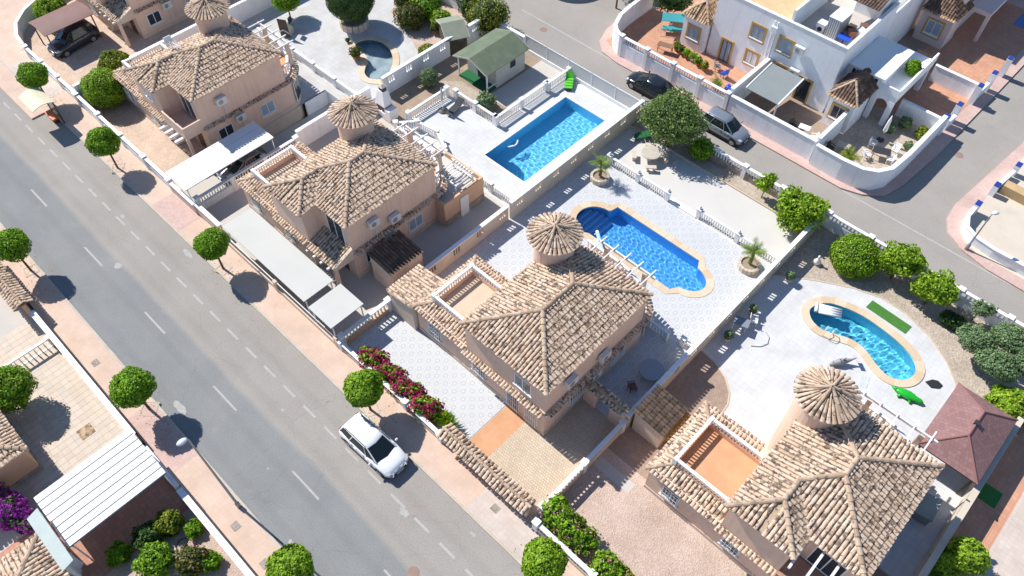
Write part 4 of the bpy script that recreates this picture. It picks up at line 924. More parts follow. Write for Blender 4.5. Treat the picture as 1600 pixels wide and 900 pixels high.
# ---------------------------------------------------------------- plants
M['leaf_clip'] = leaf_mat('leaf_clipped', (0.06,0.15,0.005), (0.19,0.38,0.010), (0.42,0.64,0.04), 0.32)
M['leaf_lime'] = leaf_mat('leaf_lime', (0.09,0.18,0.008), (0.24,0.40,0.016), (0.46,0.62,0.05), 0.3)
M['leaf_yellow'] = leaf_mat('leaf_yellow_green', (0.08,0.12,0.008), (0.20,0.26,0.015), (0.42,0.42,0.03), 0.3)
M['leaf_olive'] = leaf_mat('leaf_olive', (0.075,0.13,0.03), (0.17,0.26,0.065), (0.29,0.39,0.12), 0.25)
M['leaf_pine'] = leaf_mat('leaf_pine', (0.08,0.15,0.055), (0.18,0.28,0.12), (0.30,0.40,0.19), 0.25)
M['leaf_dark'] = leaf_mat('leaf_dark', (0.018,0.045,0.010), (0.05,0.11,0.02), (0.12,0.21,0.04), 0.2)
M['leaf_red'] = leaf_mat('leaf_reddish', (0.03,0.05,0.01), (0.10,0.14,0.02), (0.26,0.14,0.04), 0.2)
M['petal_crimson'] = leaf_mat('bract_crimson', (0.20,0.010,0.05), (0.42,0.02,0.10), (0.66,0.06,0.20), 0.3)
M['petal_purple'] = leaf_mat('bract_purple', (0.14,0.01,0.16), (0.28,0.02,0.30), (0.42,0.06,0.44), 0.25)
M['petal_pink'] = leaf_mat('bloom_pink', (0.45,0.12,0.12), (0.6,0.25,0.22), (0.7,0.45,0.40), 0.2)
M['palm'] = leaf_mat('palm_leaf', (0.07,0.13,0.02), (0.16,0.24,0.035), (0.30,0.38,0.06), 0.2)
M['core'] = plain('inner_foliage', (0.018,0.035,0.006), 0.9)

def leaf_mesh(name, mat, blobs, n, size, seed, lump=0.10, inward=0.25, outward=0.6, aspect=1.7):
    """leaf-sized faces through the outer volume of one or more ellipsoids (x,y,z,rx,ry,rz)"""
    rng = np.random.default_rng(seed); vol = np.array([(b[3]*b[4]*b[5])**0.67 for b in blobs]); cnt = (n*vol/vol.sum()).astype(int); VV = []
    for (x,y,z,rx,ry,rz), k in zip(blobs, cnt):
        d = rng.normal(size=(k,3)); d /= np.linalg.norm(d,axis=1)[:,None]; ph = rng.uniform(0,6.28,6)
        lf = 1+lump*(np.sin(5*d[:,0]+ph[0]+2*d[:,2])+np.sin(6*d[:,1]+ph[1]-3*d[:,0])+np.sin(7*d[:,2]+ph[2]+4*d[:,1])+0.8*np.sin(13*d[:,0]+ph[3])*np.sin(12*d[:,1]+ph[4]))/2
        rad = lf*(1-inward*rng.random(k)**1.6); c = np.array([x,y,z])+d*np.array([rx,ry,rz])*rad[:,None]
        nr = d/np.array([rx,ry,rz]); nr /= np.linalg.norm(nr,axis=1)[:,None]; rn = rng.normal(size=(k,3)); nr = nr*outward+rn*(1-outward)*0.8; nr /= np.linalg.norm(nr,axis=1)[:,None]
        t = np.cross(nr, rng.normal(size=(k,3))); t /= np.linalg.norm(t,axis=1)[:,None]; b = np.cross(nr,t); s = size*rng.uniform(0.6,1.35,k)[:,None]
        q = np.stack([c-t*s*aspect*.5, c-b*s*.5+nr*s*.12, c+t*s*aspect*.5, c+b*s*.5+nr*s*.12],1); VV.append(q.reshape(-1,3))
    V = np.concatenate(VV); m = len(V)//4; me = bpy.data.meshes.new(name); me.vertices.add(len(V)); me.vertices.foreach_set('co', V.ravel()); me.loops.add(4*m); me.polygons.add(m)
    me.loops.foreach_set('vertex_index', np.arange(4*m)); me.polygons.foreach_set('loop_start', np.arange(0,4*m,4)); me.polygons.foreach_set('loop_total', np.full(m,4)); me.materials.append(mat); me.update(calc_edges=True); return me

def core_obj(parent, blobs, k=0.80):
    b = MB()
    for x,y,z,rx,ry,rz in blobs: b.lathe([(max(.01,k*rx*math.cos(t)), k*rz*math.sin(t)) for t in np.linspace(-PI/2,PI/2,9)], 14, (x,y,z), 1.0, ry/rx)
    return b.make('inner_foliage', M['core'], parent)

def shrub(name, label, loc, blobs, mat, n, size, seed, trunk=None, cat='shrub', lump=0.1, core=0.8, group=None, inward=0.25, flowers=None, outward=0.6):
    r = thing(name, label, cat, loc, 0, group); cr = link('crown', leaf_mesh('crown', M[mat], blobs, n, size, seed, lump, inward, outward), r)
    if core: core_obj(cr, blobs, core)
    if flowers: link('blossom', leaf_mesh('blossom', M[flowers[0]], blobs, flowers[1], flowers[2], seed+50, lump*1.3, 0.12), r)
    t = MB()
    if trunk:
        rad, h = trunk; rng = random.Random(seed); t.tube((0,0,-.05),(0.03,-.02,h*.55),rad,rad*.8,8).tube((0.03,-.02,h*.53),(0,0,h),rad*.8,rad*.6,8)
        for i in range(4):
            a = i*1.6+rng.random(); t.tube((0.0,0,h*.85),(math.cos(a)*0.5,math.sin(a)*0.5,h+0.45),rad*.55,rad*.25,6)
    else:
        for i in range(5): a = i*1.26; t.tube((0.05*math.cos(a),0.05*math.sin(a),-.05),(blobs[0][0]+0.3*math.cos(a),blobs[0][1]+0.3*math.sin(a),blobs[0][2]),0.035,0.02,5)
    t.make('trunk', M['bark'], r); return r

CLIP = [leaf_mesh('crown', M['leaf_clip'], [(0,0,2.72,1.2+.04*(i%2),1.2-.03*(i%3),1.0+.03*(i%2)),(.25*math.cos(i*2.1),.25*math.sin(i*2.1),2.8,1.02,1.0,.9)], 9000, 0.09, 11+i, 0.085, 0.2, 0.6) for i in range(6)]
M['leaf_clip2'] = leaf_mat('leaf_clipped_lime', (0.08,0.17,0.006), (0.23,0.41,0.014), (0.48,0.64,0.05), 0.25)
CLIPL = leaf_mesh('crown', M['leaf_clip2'], [(0,0,2.72,1.18,1.2,1.02)], 8500, 0.095, 21, 0.09, 0.2, 0.6)
def street_tree(x, y, s, label, k, rz, lime=False):
    r = thing('street_tree', label, 'tree', (x,y,0.1), rz, 'clipped round street trees'); r.scale = (s*.95,s*.95,1.0)
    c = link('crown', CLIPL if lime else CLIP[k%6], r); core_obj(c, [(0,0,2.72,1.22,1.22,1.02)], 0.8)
    t = MB().tube((0,0,-.1),(0.02,0.01,1.2),0.09,0.075,8).tube((0.02,0.01,1.18),(0,0,2.3),0.075,0.06,8)
    for i in range(4): t.tube((0,0,1.7),(0.4*math.cos(i*1.57),0.4*math.sin(i*1.57),2.4),0.04,0.03,5)
    t.make('trunk', M['bark'], r)
    MB().ribbon(rect(-.42,-.42,.42,.42), rect(-.48,-.48,.48,.48), 0.0, 0.04).make('tree_pit_edge', M['kerb'], r)
for i,(x,y,s,lb,lime) in enumerate(((-53.6,0.45,1.0,'round clipped street tree behind the bus shelter canopy',0),(-42.3,0.42,1.0,'round clipped street tree second along the villa pavement',0),(-27.9,0.45,1.0,'round clipped street tree before the long cream carport',0),
        (-11.95,0.45,1.0,'bright clipped street tree next to the white car',1),(2.5,0.3,1.0,'clipped street tree at the bottom edge by the oleanders',1),(-37.5,-8.95,1.0,'dark clipped street tree at the far edge across the street',0),
        (-21.85,-8.95,1.08,'large clipped street tree casting shade beside the lamp post',0),(-6.6,-8.85,1.0,'yellowish clipped street tree cut by the bottom edge',1))): street_tree(x,y,s,lb,i,i*0.9,lime)

def palm(name, label, loc, h, n, L, seed, cat='palm', crown='palm'):
    r = thing(name, label, cat, loc); rng = random.Random(seed); MB().tube((0,0,0),(0.04,0.02,h*.5),0.13,0.10,8).tube((0.04,0.02,h*.48),(0.0,0.03,h),0.10,0.09,8).make('trunk', M['bark'], r); b = MB()
    for i in range(n):
        a = i*2.4+rng.uniform(-.2,.2); el = rng.uniform(0.1,1.15); l = L*rng.uniform(.8,1.1); p = Vector((0,0,h)); d = Vector((math.cos(a)*math.cos(el),math.sin(a)*math.cos(el),math.sin(el))); side = Vector((-math.sin(a),math.cos(a),0)); pts = []
        for k in range(7): pts.append(p.copy()); p = p+d*(l/6); d = (d-Vector((0,0,0.22))).normalized()
        for k in range(6):
            for sgn in (-1,1):
                for q in range(3):
                    s0 = pts[k].lerp(pts[k+1],q/3); w = 0.26*math.sin(PI*min(1,(k+q/3+0.8)/6.6))*L; tip = s0+side*sgn*w+(pts[k+1]-pts[k])*0.8-Vector((0,0,w*.35)); dd = (pts[k+1]-pts[k])*0.22; b.add([s0-dd*.5,s0+dd*.5,tip],[(0,1,2)])
    b.make('frond', M[crown], r); return r

# gardens behind the villas
shrub('olive_tree','big grey-green olive tree overhanging the lane wall',(-12.9,32.0,0.1),[(0,0,3.0,2.3,2.2,1.6),(1.0,.3,2.5,1.5,1.5,1.2),(-1.1,-.4,2.7,1.5,1.5,1.2),(.2,-.9,2.4,1.5,1.3,1.1),(-.3,1.0,3.2,1.5,1.3,1.2)],'leaf_olive',20000,0.10,31,(0.2,1.8),'tree',0.18,0.62,inward=0.5,outward=0.4)
shrub('round_shrub','small dark green shrub beside the olive tree',(-10.3,32.7,0.1),[(0,0,.9,.95,.9,.85)],'leaf_clip',2600,0.10,32,lump=.12)
shrub('lemon_tree','bright lime-green citrus tree at the slotted wall corner',(-1.2,31.4,0.1),[(0,0,1.9,1.5,1.5,1.3),(.7,.4,2.2,1.0,1.0,.9),(-.7,.1,2.1,1.0,1.0,1.0),(.1,-.8,1.6,1.0,.9,.9)],'leaf_lime',6000,0.15,33,(0.1,1.2),'tree',0.25,0.6,inward=0.55,outward=0.4)
shrub('sapling','thin lime sapling against the lane balustrade',(-4.4,32.3,0.1),[(0,0,1.7,.6,.6,.7),(.2,.1,2.2,.35,.35,.5),(-.3,0,1.3,.5,.4,.4)],'leaf_lime',1100,0.13,34,(0.04,1.2),'tree',0.3,0,inward=0.7,outward=0.3)
shrub('round_bush','big dome-shaped bush with reddish tips in the gravel bed',(3.7,31.2,0.1),[(0,0,.95,1.75,1.7,1.25)],'leaf_clip',9000,0.09,35,lump=.04,flowers=('leaf_red',2600,0.07))
shrub('citrus_tree','bright orange tree next to the dome-shaped bush',(6.3,32.0,0.1),[(0,0,2.1,1.25,1.2,1.05),(-.5,-.3,1.8,.8,.8,.7),(.6,.2,2.2,.8,.8,.7)],'leaf_lime',5200,0.13,36,(0.08,1.4),'tree',0.2,0.6,inward=0.45,outward=0.45)
shrub('citrus_tree','bright orange tree second from the dome-shaped bush',(9.0,31.6,0.1),[(0,0,1.9,1.2,1.15,1.0),(-.5,-.3,1.7,.8,.8,.7),(.6,-.2,2.0,.8,.8,.7)],'leaf_lime',5000,0.13,37,(0.08,1.3),'tree',0.22,0.55,inward=0.5,outward=0.45)
shrub('small_bush','low olive-coloured bush in the shade of the citrus trees',(11.0,31.2,0.1),[(0,0,.45,.85,.6,.5)],'leaf_dark',1700,0.10,38)
shrub('small_citrus','little pale tree by the lane wall near the pine',(11.9,32.5,0.1),[(0,0,1.4,.55,.5,.45),(.5,.2,1.5,.35,.3,.3)],'leaf_pine',900,0.12,39,(0.04,1.1),'tree',0.3,0,inward=.6)
shrub('cloud_pine','cloud-pruned grey-green pine with four round pads',(14.0,29.6,0.1),[(-1.3,-.2,2.0,1.25,1.0,.65),(.3,1.2,2.2,1.3,1.0,.65),(.4,-.9,1.9,1.4,1.0,.65),(1.8,.3,2.1,1.0,1.0,.6)],'leaf_pine',12000,0.09,40,(0.15,1.6),'tree',0.07,0.8,inward=0.2)
shrub('fern_bush','vivid green feathery bush at the frame edge by the gazebo',(16.3,27.3,0.1),[(0,0,.9,1.25,1.1,.9)],'leaf_lime',5200,0.13,41,lump=.14)
palm('feather_palm','small palm in round stone planter by the balustrade',(-14.45,25.4,0.55),1.15,22,1.15,1)
palm('feather_palm','small palm in round stone planter at the slotted wall',(-1.4,26.05,0.55),1.15,24,1.15,2)
shrub('clipped_bush','small light clipped bush by the small shed',(-35.0,26.4,0.1),[(0,0,.6,.85,.8,.65)],'leaf_yellow',2600,0.09,42,lump=.05)
shrub('dome_bush','grey-green ball-shaped bush by the green shed',(-32.2,24.0,0.1),[(0,0,.75,.8,.8,.8)],'leaf_pine',3000,0.08,43,lump=.03)
shrub('lime_bush','light loose bush between two white balustrades',(-26.6,25.3,0.1),[(0,0,.7,.75,.75,.6)],'leaf_pine',2200,0.11,44,lump=.2,inward=.4,core=.6)
shrub('topiary_tree','huge flat-topped clipped tree in stone planter by the comma pool',(-43.4,25.0,0.6),[(0,0,2.2,2.15,2.15,1.9)],'leaf_dark',15000,0.08,45,(0.2,1.2),'tree',0.02,0.93,inward=.1,outward=.8)
for i,(x,y,s,m,lb) in enumerate(((-39.6,28.4,1.3,'leaf_red','russet bush in the gravel bed by the comma pool'),(-42.2,30.3,1.25,'leaf_red','russet and green bush near the topiary tree'),(-39.8,30.6,1.35,'leaf_clip','bright green bush behind the russet bush'),(-37.6,30.4,0.95,'leaf_lime','lime bush with a terracotta pot at its foot'),(-34.2,33.0,1.9,'leaf_yellow','large yellow-green tree behind the green sheds'),(-36.6,33.6,1.4,'leaf_dark','dark tree between lime bush and yellow-green tree'),(-44.0,33.4,1.2,'leaf_clip','green bush at the top edge of the gravel bed'),(-41.0,33.6,1.2,'leaf_dark','dark bush at the top edge beside the green one'))):
    shrub('garden_bush', lb, (x,y,0.1), [(0,0,s*.75,s,s,s*.85),(s*.4,s*.3,s*.9,s*.6,s*.6,s*.5)], m, 4200, 0.11, 60+i, lump=.16, inward=.35)
shrub('hedge_tree','green tree against the white wall at the top',(-48.6,21.6,0.1),[(0,0,2.0,1.2,1.3,1.0)],'leaf_clip',4600,0.10,70,(0.08,1.3),'tree',0.12)
# front gardens
shrub('round_shrub','front one of the two big yellow-green shrubs',(-49.6,4.0,0.1),[(0,0,1.6,1.75,1.7,1.5)],'leaf_lime',9500,0.10,71,lump=.06)
shrub('round_shrub','paler feathery shrub behind its twin near the dark car',(-51.6,6.2,0.1),[(0,0,1.5,1.35,1.35,1.3)],'leaf_yellow',6000,0.12,72,lump=.1)
shrub('round_shrub','green bush beside the brown carport at the frame edge',(-64.0,6.3,0.1),[(0,0,1.1,1.4,1.4,1.1)],'leaf_lime',5200,0.12,73,lump=.1)
b_ = [(i*0.82+random.Random(i).uniform(-.1,.1),0.15*((i%2)*2-1),0.75,0.68,0.62,0.7) for i in range(8)]
shrub('bougainvillea','crimson bougainvillea hedge spilling over the street balustrade',(-14.6,2.7,0.1),b_,'leaf_clip',5200,0.12,74,cat='hedge',lump=.2,inward=.4,flowers=('petal_crimson',7500,0.10))
def yucca(name, label, loc, h, n, L, seed, cat, leaf):
    r = thing(name, label, cat, loc); rng = random.Random(seed); MB().tube((0,0,0),(0,0,h),.09,.08,8).make('trunk', M['bark'], r); b = MB()
    for i in range(n*3):
        a = i*2.4; el = rng.uniform(0.0,1.4); d = Vector((math.cos(a)*math.cos(el),math.sin(a)*math.cos(el),math.sin(el))); s_ = Vector((-math.sin(a),math.cos(a),0))*.045; p = Vector((0,0,h)); l = L*rng.uniform(.75,1.1); m_ = p+d*l*.55; t_ = p+d*l-Vector((0,0,.18*l)); b.add([p-s_*.6,p+s_*.6,m_+s_,t_,m_-s_],[(0,1,2,3,4)])
    b.make('leaves', M[leaf], r)
for i in range(3): yucca('yucca', ['spiky yucca nearest the bougainvillea','spiky yucca in the middle of three by the tile-topped wall','spiky yucca next to the tile-topped wall'][i], (-8.5+i*0.55,2.85+0.12*(i%2),0.1), 0.6, 22, 0.8, 80+i, 'yucca', 'leaf_lime')
shrub('oleander_hedge','flowering oleander nearest the tile-topped wall',(1.0,3.2,0.1),[(0,0,1.1,.95,.8,.95),(1.1,-.1,1.0,.95,.8,.9),(2.0,0,.8,.7,.7,.7)],'leaf_clip',5200,0.13,84,cat='hedge',lump=.2,inward=.4,flowers=('petal_pink',650,0.08))
shrub('oleander_hedge','flowering oleander cut by the bottom edge of the picture',(4.8,2.9,0.1),[(0,0,.8,.9,.75,.75),(1.2,0,.7,.9,.75,.7),(2.4,-.1,.7,.9,.7,.7)],'leaf_clip',5200,0.13,85,cat='hedge',lump=.2,inward=.4,flowers=('petal_pink',500,0.08))
# across the street
shrub('round_tree','round garden tree on the beige tiled yard',(-27.7,-14.2,0.1),[(0,0,2.0,1.45,1.4,1.15),(.5,.4,2.2,.8,.8,.7)],'leaf_clip',7000,0.10,86,(0.12,1.2),'tree',0.13,flowers=('leaf_yellow',1500,0.09))
shrub('purple_bougainvillea','purple bougainvillea beside the slatted white carport',(-20.8,-17.6,0.1),[(0,0,1.2,.95,.8,.75),(.9,.3,1.0,.75,.6,.6),(-1.2,-.3,1.4,.9,.75,.7)],'leaf_dark',1600,0.12,87,lump=.2,inward=.5,flowers=('petal_purple',6500,0.09))
for i,(x,y,s,m,lb) in enumerate(((-13.0,-13.6,1.0,'leaf_clip','round green bush in the flower garden across the street'),(-14.4,-12.0,.75,'leaf_yellow','yellow flowering bush by the white-capped wall'),(-14.6,-13.2,.75,'leaf_dark','dark bush between yellow bush and carport'),(-11.6,-12.2,.85,'leaf_red','rose bush with pink blooms beside a garden hose'),(-13.2,-11.2,.45,'leaf_clip','tiny bush at the foot of the white-capped wall'),(-14.9,-14.8,.6,'leaf_clip','low bush in the shade of the slatted carport'),(-11.0,-11.6,.55,'leaf_clip','little bush past the rose bush'))):
    shrub('flower_bush', lb, (x,y,0.1), [(0,0,s*.7,s,s,s*.8)], m, 2600, 0.10, 90+i, lump=.2, inward=.4, flowers=('petal_pink',160,0.07) if i == 3 else None)
# right-hand neighbour
shrub('round_tree','bright bushy tree on the terracotta path past the cream wall',(18.2,16.3,0.1),[(0,0,1.6,1.05,1.0,.95),(-.5,-.8,1.0,.8,.8,.7)],'leaf_lime',5200,0.11,98,(0.07,1.0),'tree',0.12)
shrub('low_bush','low bush in the corner below the bushy tree',(18.0,14.2,0.1),[(0,0,.6,.9,.7,.55)],'leaf_clip',1800,0.11,99)
# ---------------------------------------------------------------- carports, sheds, gazebo
def carport(name, label, x0, y0, x1, y1, z, mat, n, axis='y', gap=0.03, posts=True, th=0.06, post_mat='white_metal', cat='carport'):
    """flat roof of parallel panels on posts"""
    r = thing(name, label, cat, (x0,y0,0)); W_, L_ = x1-x0, y1-y0
    for i in range(n):
        if axis == 'y': a, b = W_*i/n, W_*(i+1)/n-gap; MB().box(a,0,z,b,L_,z+th).make('roof_panel', mat, r)
        else: a, b = L_*i/n, L_*(i+1)/n-gap; MB().box(0,a,z,W_,b,z+th).make('roof_panel', mat, r)
    if n > 1: MB().box(0.02,0.02,z-0.004,W_-0.02,L_-0.02,z-0.001).make('gap_backing', M['grey_metal'], r)  # added sheet: stops light leaking through the panel gaps and darkens them
    f = MB()
    for yy in (0.15, L_/2, L_-0.2): f.box(0.02,yy,z-0.12,W_-0.02,yy+0.06,z-0.004)
    f.make('frame', M['dark_metal'] if post_mat == 'dark_metal' else M['grey_metal'], r)
    if posts:
        for x in (0.1, W_-0.16):
            for y in (0.15, L_-0.2): MB().box(x,y,0,x+.07,y+.07,z-.12).make('post', M[post_mat], r)
    return r
M['panel_white'] = surf('white_sheet_metal', (0.74,0.74,0.73), 0.5, 0.03, 0.8, 12, 0.04, (0.60,0.58,0.55), 0.2, 1.2)
M['canvas'] = surf('cream_canvas', (0.55,0.545,0.51), 0.8, 0.03, 0.5, 20, 0.05, (0.58,0.55,0.50), 0.2, 0.8)
M['brown_sheet'] = surf('brown_sheet_metal', (0.20,0.10,0.085), 0.55, 0.1, 0.8, 14, 0.1)
M['green_felt'] = surf('green_roof_felt', (0.15,0.185,0.12), 0.9, 0.12, 1.2, 30, 0.15, (0.21,0.235,0.165), 0.4, 1.5)
M['sage_felt'] = surf('sage_roof_felt', (0.27,0.29,0.22), 0.9, 0.08, 1.2, 30, 0.12)
M['shed_wood'] = surf('shed_boards', (0.52,0.52,0.47), 0.8, 0.08, 2, 20, 0.1)
M['dark_wood'] = surf('dark_boards', (0.10,0.08,0.065), 0.85, 0.2, 2, 20, 0.2)
carport('slatted_carport','white slatted carport roof over the dark garden drive', -19.85,-16.2,-15.9,-10.45, 2.4, M['panel_white'], 8, 'y', 0.075)
carport('metal_carport','white metal carport half shaded by the villa with the aerial', -36.65,2.05,-33.95,9.8, 2.3, M['panel_white'], 3, 'y', 0.03)
carport('long_carport','long cream canvas carport along the pavement', -29.1,1.95,-19.85,4.35, 2.35, M['canvas'], 1, 'y', 0.0)
carport('short_carport','shorter cream canvas carport next to the patio balustrade', -19.3,1.85,-15.2-1.75,4.5, 2.35, M['canvas'], 1, 'y', 0.0)
def brown_carport():
    r = thing('brown_carport','curved brown carport over a dark off-road car','carport',(-61.5,3.6,0)); b = MB(); n = 10
    for i in range(n):
        a0, a1 = i/n, (i+1)/n; f = lambda t: (3.3*t, 2.15+0.55*math.sin(PI*(0.15+0.85*t)*0.75)); (xa,za),(xb,zb) = f(a0), f(a1)
        b.hexa([(xa,0,za),(xb,0,zb),(xb,4.6,zb),(xa,4.6,za),(xa,0,za+.05),(xb,0,zb+.05),(xb,4.6,zb+.05),(xa,4.6,za+.05)])
    b.make('roof', M['brown_sheet'], r)
    for y in (0.2,4.3):
        MB().box(0.1,y,0,0.2,y+.1,2.2).make('post', M['brown_sheet'], r); MB().box(3.0,y,0,3.1,y+.1,2.5).make('post', M['brown_sheet'], r)
brown_carport()

def gable_shed(name, label, cx, cy, L, Wd, h, rise, rz, roofm, wallm, over=0.25, door=True, porch=0.0, cat='shed'):
    r = thing(name, label, cat, (cx,cy,0.1), rz); b = MB(); x, y = Wd/2, L/2
    b.prism(rect(-x,-y+porch,x,y), 0, h, False); b.add([(-x,-y+porch,h),(x,-y+porch,h),(0,-y+porch,h+rise)],[(0,1,2)]).add([(x,y,h),(-x,y,h),(0,y,h+rise)],[(0,1,2)]); b.make('wall', M[wallm], r)
    for s in (-1,1):
        xe = s*(x+over); ze = h-rise*over/x; p = [(0,-y-over,h+rise+.03),(xe,-y-over,ze+.03),(xe,y+over,ze+.03),(0,y+over,h+rise+.03)]
        MB().hexa([(a,b_,c-.05) for a,b_,c in p]+p).make('roof_slope', M[roofm], r)
    fa = MB()
    for s in (-1,1):
        xe = s*(x+over); ze = h-rise*over/x
        for yy in (-y-over-.03, y+over): fa.hexa([(0,yy,h+rise-.1),(xe,yy,ze-.1),(xe,yy+.03,ze-.1),(0,yy+.03,h+rise-.1),(0,yy,h+rise+.04),(xe,yy,ze+.04),(xe,yy+.03,ze+.04),(0,yy+.03,h+rise+.04)])
    fa.make('bargeboard', M['shed_wood'], r)
    if door: MB().box(-.45,-y+porch-.04,0,.45,-y+porch-.002,1.8).make('door', M['dark_wood'], r)
    if porch:
        for s in (-1,1): MB().box(s*(x-.05)-.05,-y,0,s*(x-.05)+.05,-y+.1,h).make('porch_post', M['white'], r)
        MB().box(-x,-y,0,x,-y+porch,0.08).make('porch_floor', plain('green_carpet',(0.01,0.12,0.04),0.9), r)
        MB().box(x-.08,-y,0.45,x,-y+porch,0.52).make('porch_rail', M['white'], r)
    window(r,'y',y*0.35,0.6,0.6,x,1.1,'glass','dark_metal',0,False,1)
    return r
gable_shed('green_shed','garden shed with green felt roof and small porch', -29.5,28.85,4.6,3.5,2.2,0.62,0.0,'green_felt','shed_wood',0.28,True,1.1)
gable_shed('small_shed','little dark shed with sage-green roof behind the slotted wall', -34.75,29.3,1.7,3.0,1.75,0.6,math.radians(-27),'sage_felt','dark_wood',0.2)
def gazebo():
    r = thing('gazebo','brick-red shingled gazebo at the end of the kidney pool garden','gazebo',(0,0,0)); x0,x1,y0,y1,z,zr = 13.25,16.8,20.05,25.45,2.3,3.35; m = (x0+x1)/2; a, b = (m,y0+1.7,zr), (m,y1-1.7,zr)
    c = [(x0,y0,z),(x1,y0,z),(x1,y1,z),(x0,y1,z)]; sm = paving_mat('red_shingle',(0.29,0.165,0.16),(0.21,0.12,0.115),0.22,0.012,0.5,0.12)
    MB().add([c[0],c[1],a],[(0,1,2)]).add([c[1],c[2],b,a],[(0,1,2,3)]).add([c[2],c[3],b],[(0,1,2)]).add([c[3],c[0],a,b],[(0,1,2,3)]).make('roof', sm, r)
    MB().box(x0,y0,z-.1,x1,y1,z-.005).make('soffit', M['dark_wood'], r)
    for p, q in ((a,b),(a,c[0]),(a,c[1]),(b,c[2]),(b,c[3])): MB().tube(p,q,0.06,0.06,6).make('hip_cap', plain('red_cap',(0.27,0.12,0.11),0.8), r)
    for x,y in ((x0+.2,y0+.2),(x1-.3,y0+.2),(x0+.2,y1-.3),(x1-.3,y1-.3)): MB().box(x,y,0.1,x+.12,y+.12,z-.1).make('post', M['dark_wood'], r)
    MB().box(14.9,22.6,zr-.32,15.15,22.9,zr+.12).make('roof_vent', M['dark_metal'], r)
gazebo()

def lean_roof(name, label, x0,y0,x1,y1,zlo,zhi,down,key,wall,seed,nobj=80,cat='shed',walls=True,base=0.0):
    """small tiled outbuilding with a single slope; down: direction the roof falls"""
    r = thing(name,label,cat,(x0,y0,0)); L, D = x1-x0, y1-y0; rng = random.Random(seed)
    h = {(-1,0):lambda x,y: zlo+(zhi-zlo)*x/L,(1,0):lambda x,y: zhi-(zhi-zlo)*x/L,(0,-1):lambda x,y: zlo+(zhi-zlo)*y/D,(0,1):lambda x,y: zhi-(zhi-zlo)*y/D}[down]
    f = [(x,y,h(x,y)) for x,y in rect(-.1,-.1,L+.1,D+.1)]; ro = roof_shell([f],r,0,M['turret_bed' if key in ('tile_dark','tile_black') else 'deck'],'roof'); spots_to_objs(tile_spots(f,rng),ro,key,nobj,Vector((9.9-x0,-9.76-y0,43)))
    if walls: p = rect(0,0,L,D); MB().hexa([(x,y,base) for x,y in p]+[(x,y,h(x,y)-.02) for x,y in p]).make('wall', M[wall], r)
    else:
        for x,y in ((.05,.05),(L-.15,.05),(.05,D-.15),(L-.15,D-.15)): MB().box(x,y,0,x+.1,y+.1,h(x,y)-.02).make('post', M[wall], r)
    return r
lean_roof('tiled_outhouse','small outhouse with shade coloured into its tiled roof beside the grey side yard',-19.6,7.25,-17.4,9.95,2.5,2.75,(1,0),'tile_dark','peach',1,120)  # brown tiles carry the villa's shade on this roof in their colour
lean_roof('tiled_lean_to','tiled lean-to joining the street patio and the roof terrace wing',-16.6,6.3,-14.3,9.1,2.35,2.8,(-1,0),'tile','peach_light',2,80)
lean_roof('garden_store','dark-roofed store against the slotted wall near orange terrace',0.45,10.6,2.4,12.9,2.0,2.2,(1,0),'tile_black','peach_light',3,60)
tag(MB().box(2.5,10.7,1.55,2.85,12.9,1.75).make('log_shelf', surf('split_timber',(0.42,0.24,0.09),0.9,0.3,6,20,0.3)),'orange stacked timber beside the dark-roofed store','timber')
def outbuilding():
    r = thing('outbuilding','orange outbuilding with pergola roof terrace and stone plinth','outbuilding',(-24.0,13.9,0)); L, D = 4.6, 3.9
    MB().box(0,0,-.1,L,D,2.0).make('wall', M['orange_wall'], r); w = MB()
    for a in ((0,.09,L,.09),(0,D-.09,L,D-.09),(.09,.18,.09,D-.18),(L-.09,.18,L-.09,D-.18)): wall_seg(*a,0.18,2.0,2.45,w)
    w.make('parapet', M['orange_wall'], r); MB().box(.18,.18,2.0,L-.18,D-.18,2.04).make('terrace_floor', M['conc_pale'], r)
    MB().box(L,0.05,0.0,L+.05,D,0.75).make('plinth', M['stone'], r)
    MB().box(L+.005,1.5,0.1,L+.07,2.3,2.0).make('door', M['white'], r)
    for i in range(8): MB().box(2.2+i*0.27,1.7,2.9,2.25+i*0.27,3.4,2.96).make('pergola_rafter', M['white'], r)
    for y in (1.6,3.3): MB().box(1.9,y,2.78,4.2,y+.1,2.898).make('pergola_beam', M['white'], r)
    for x in (2.0,4.0):
        for y in (1.6,3.3): MB().box(x,y,2.04,x+.1,y+.1,2.78).make('post', M['white'], r)
outbuilding()
def barbecue():
    r = thing('barbecue','white masonry barbecue with tapered chimney hood','barbecue',(-32.1,19.0,0.1)); b = MB(); b.box(-1.1,-.45,0,-.55,.45,1.0).box(.55,-.45,0,1.1,.45,1.0).box(-.55,-.45,0,.55,.45,.5); b.make('base', M['white_wall'], r)
    MB().box(-.55,-.3,.5,.55,.40,1.15).make('hearth', M['brown_sheet'], r); MB().hexa([(-.6,-.45,1.15),(.6,-.45,1.15),(.6,.45,1.15),(-.6,.45,1.15),(-.32,-.2,2.4),(.32,-.2,2.4),(.32,.35,2.4),(-.32,.35,2.4)]).make('hood', M['white_wall'], r)
    MB().box(-.24,-.12,2.4,.24,.28,2.75).make('chimney', M['dark_metal'], r); MB().hexa([(-.32,-.2,2.78),(.32,-.2,2.78),(.32,.36,2.78),(-.32,.36,2.78),(-.05,.0,2.98),(.05,.0,2.98),(.05,.12,2.98),(-.05,.12,2.98)]).make('chimney_cap', M['cream_wall'], r)
barbecue()
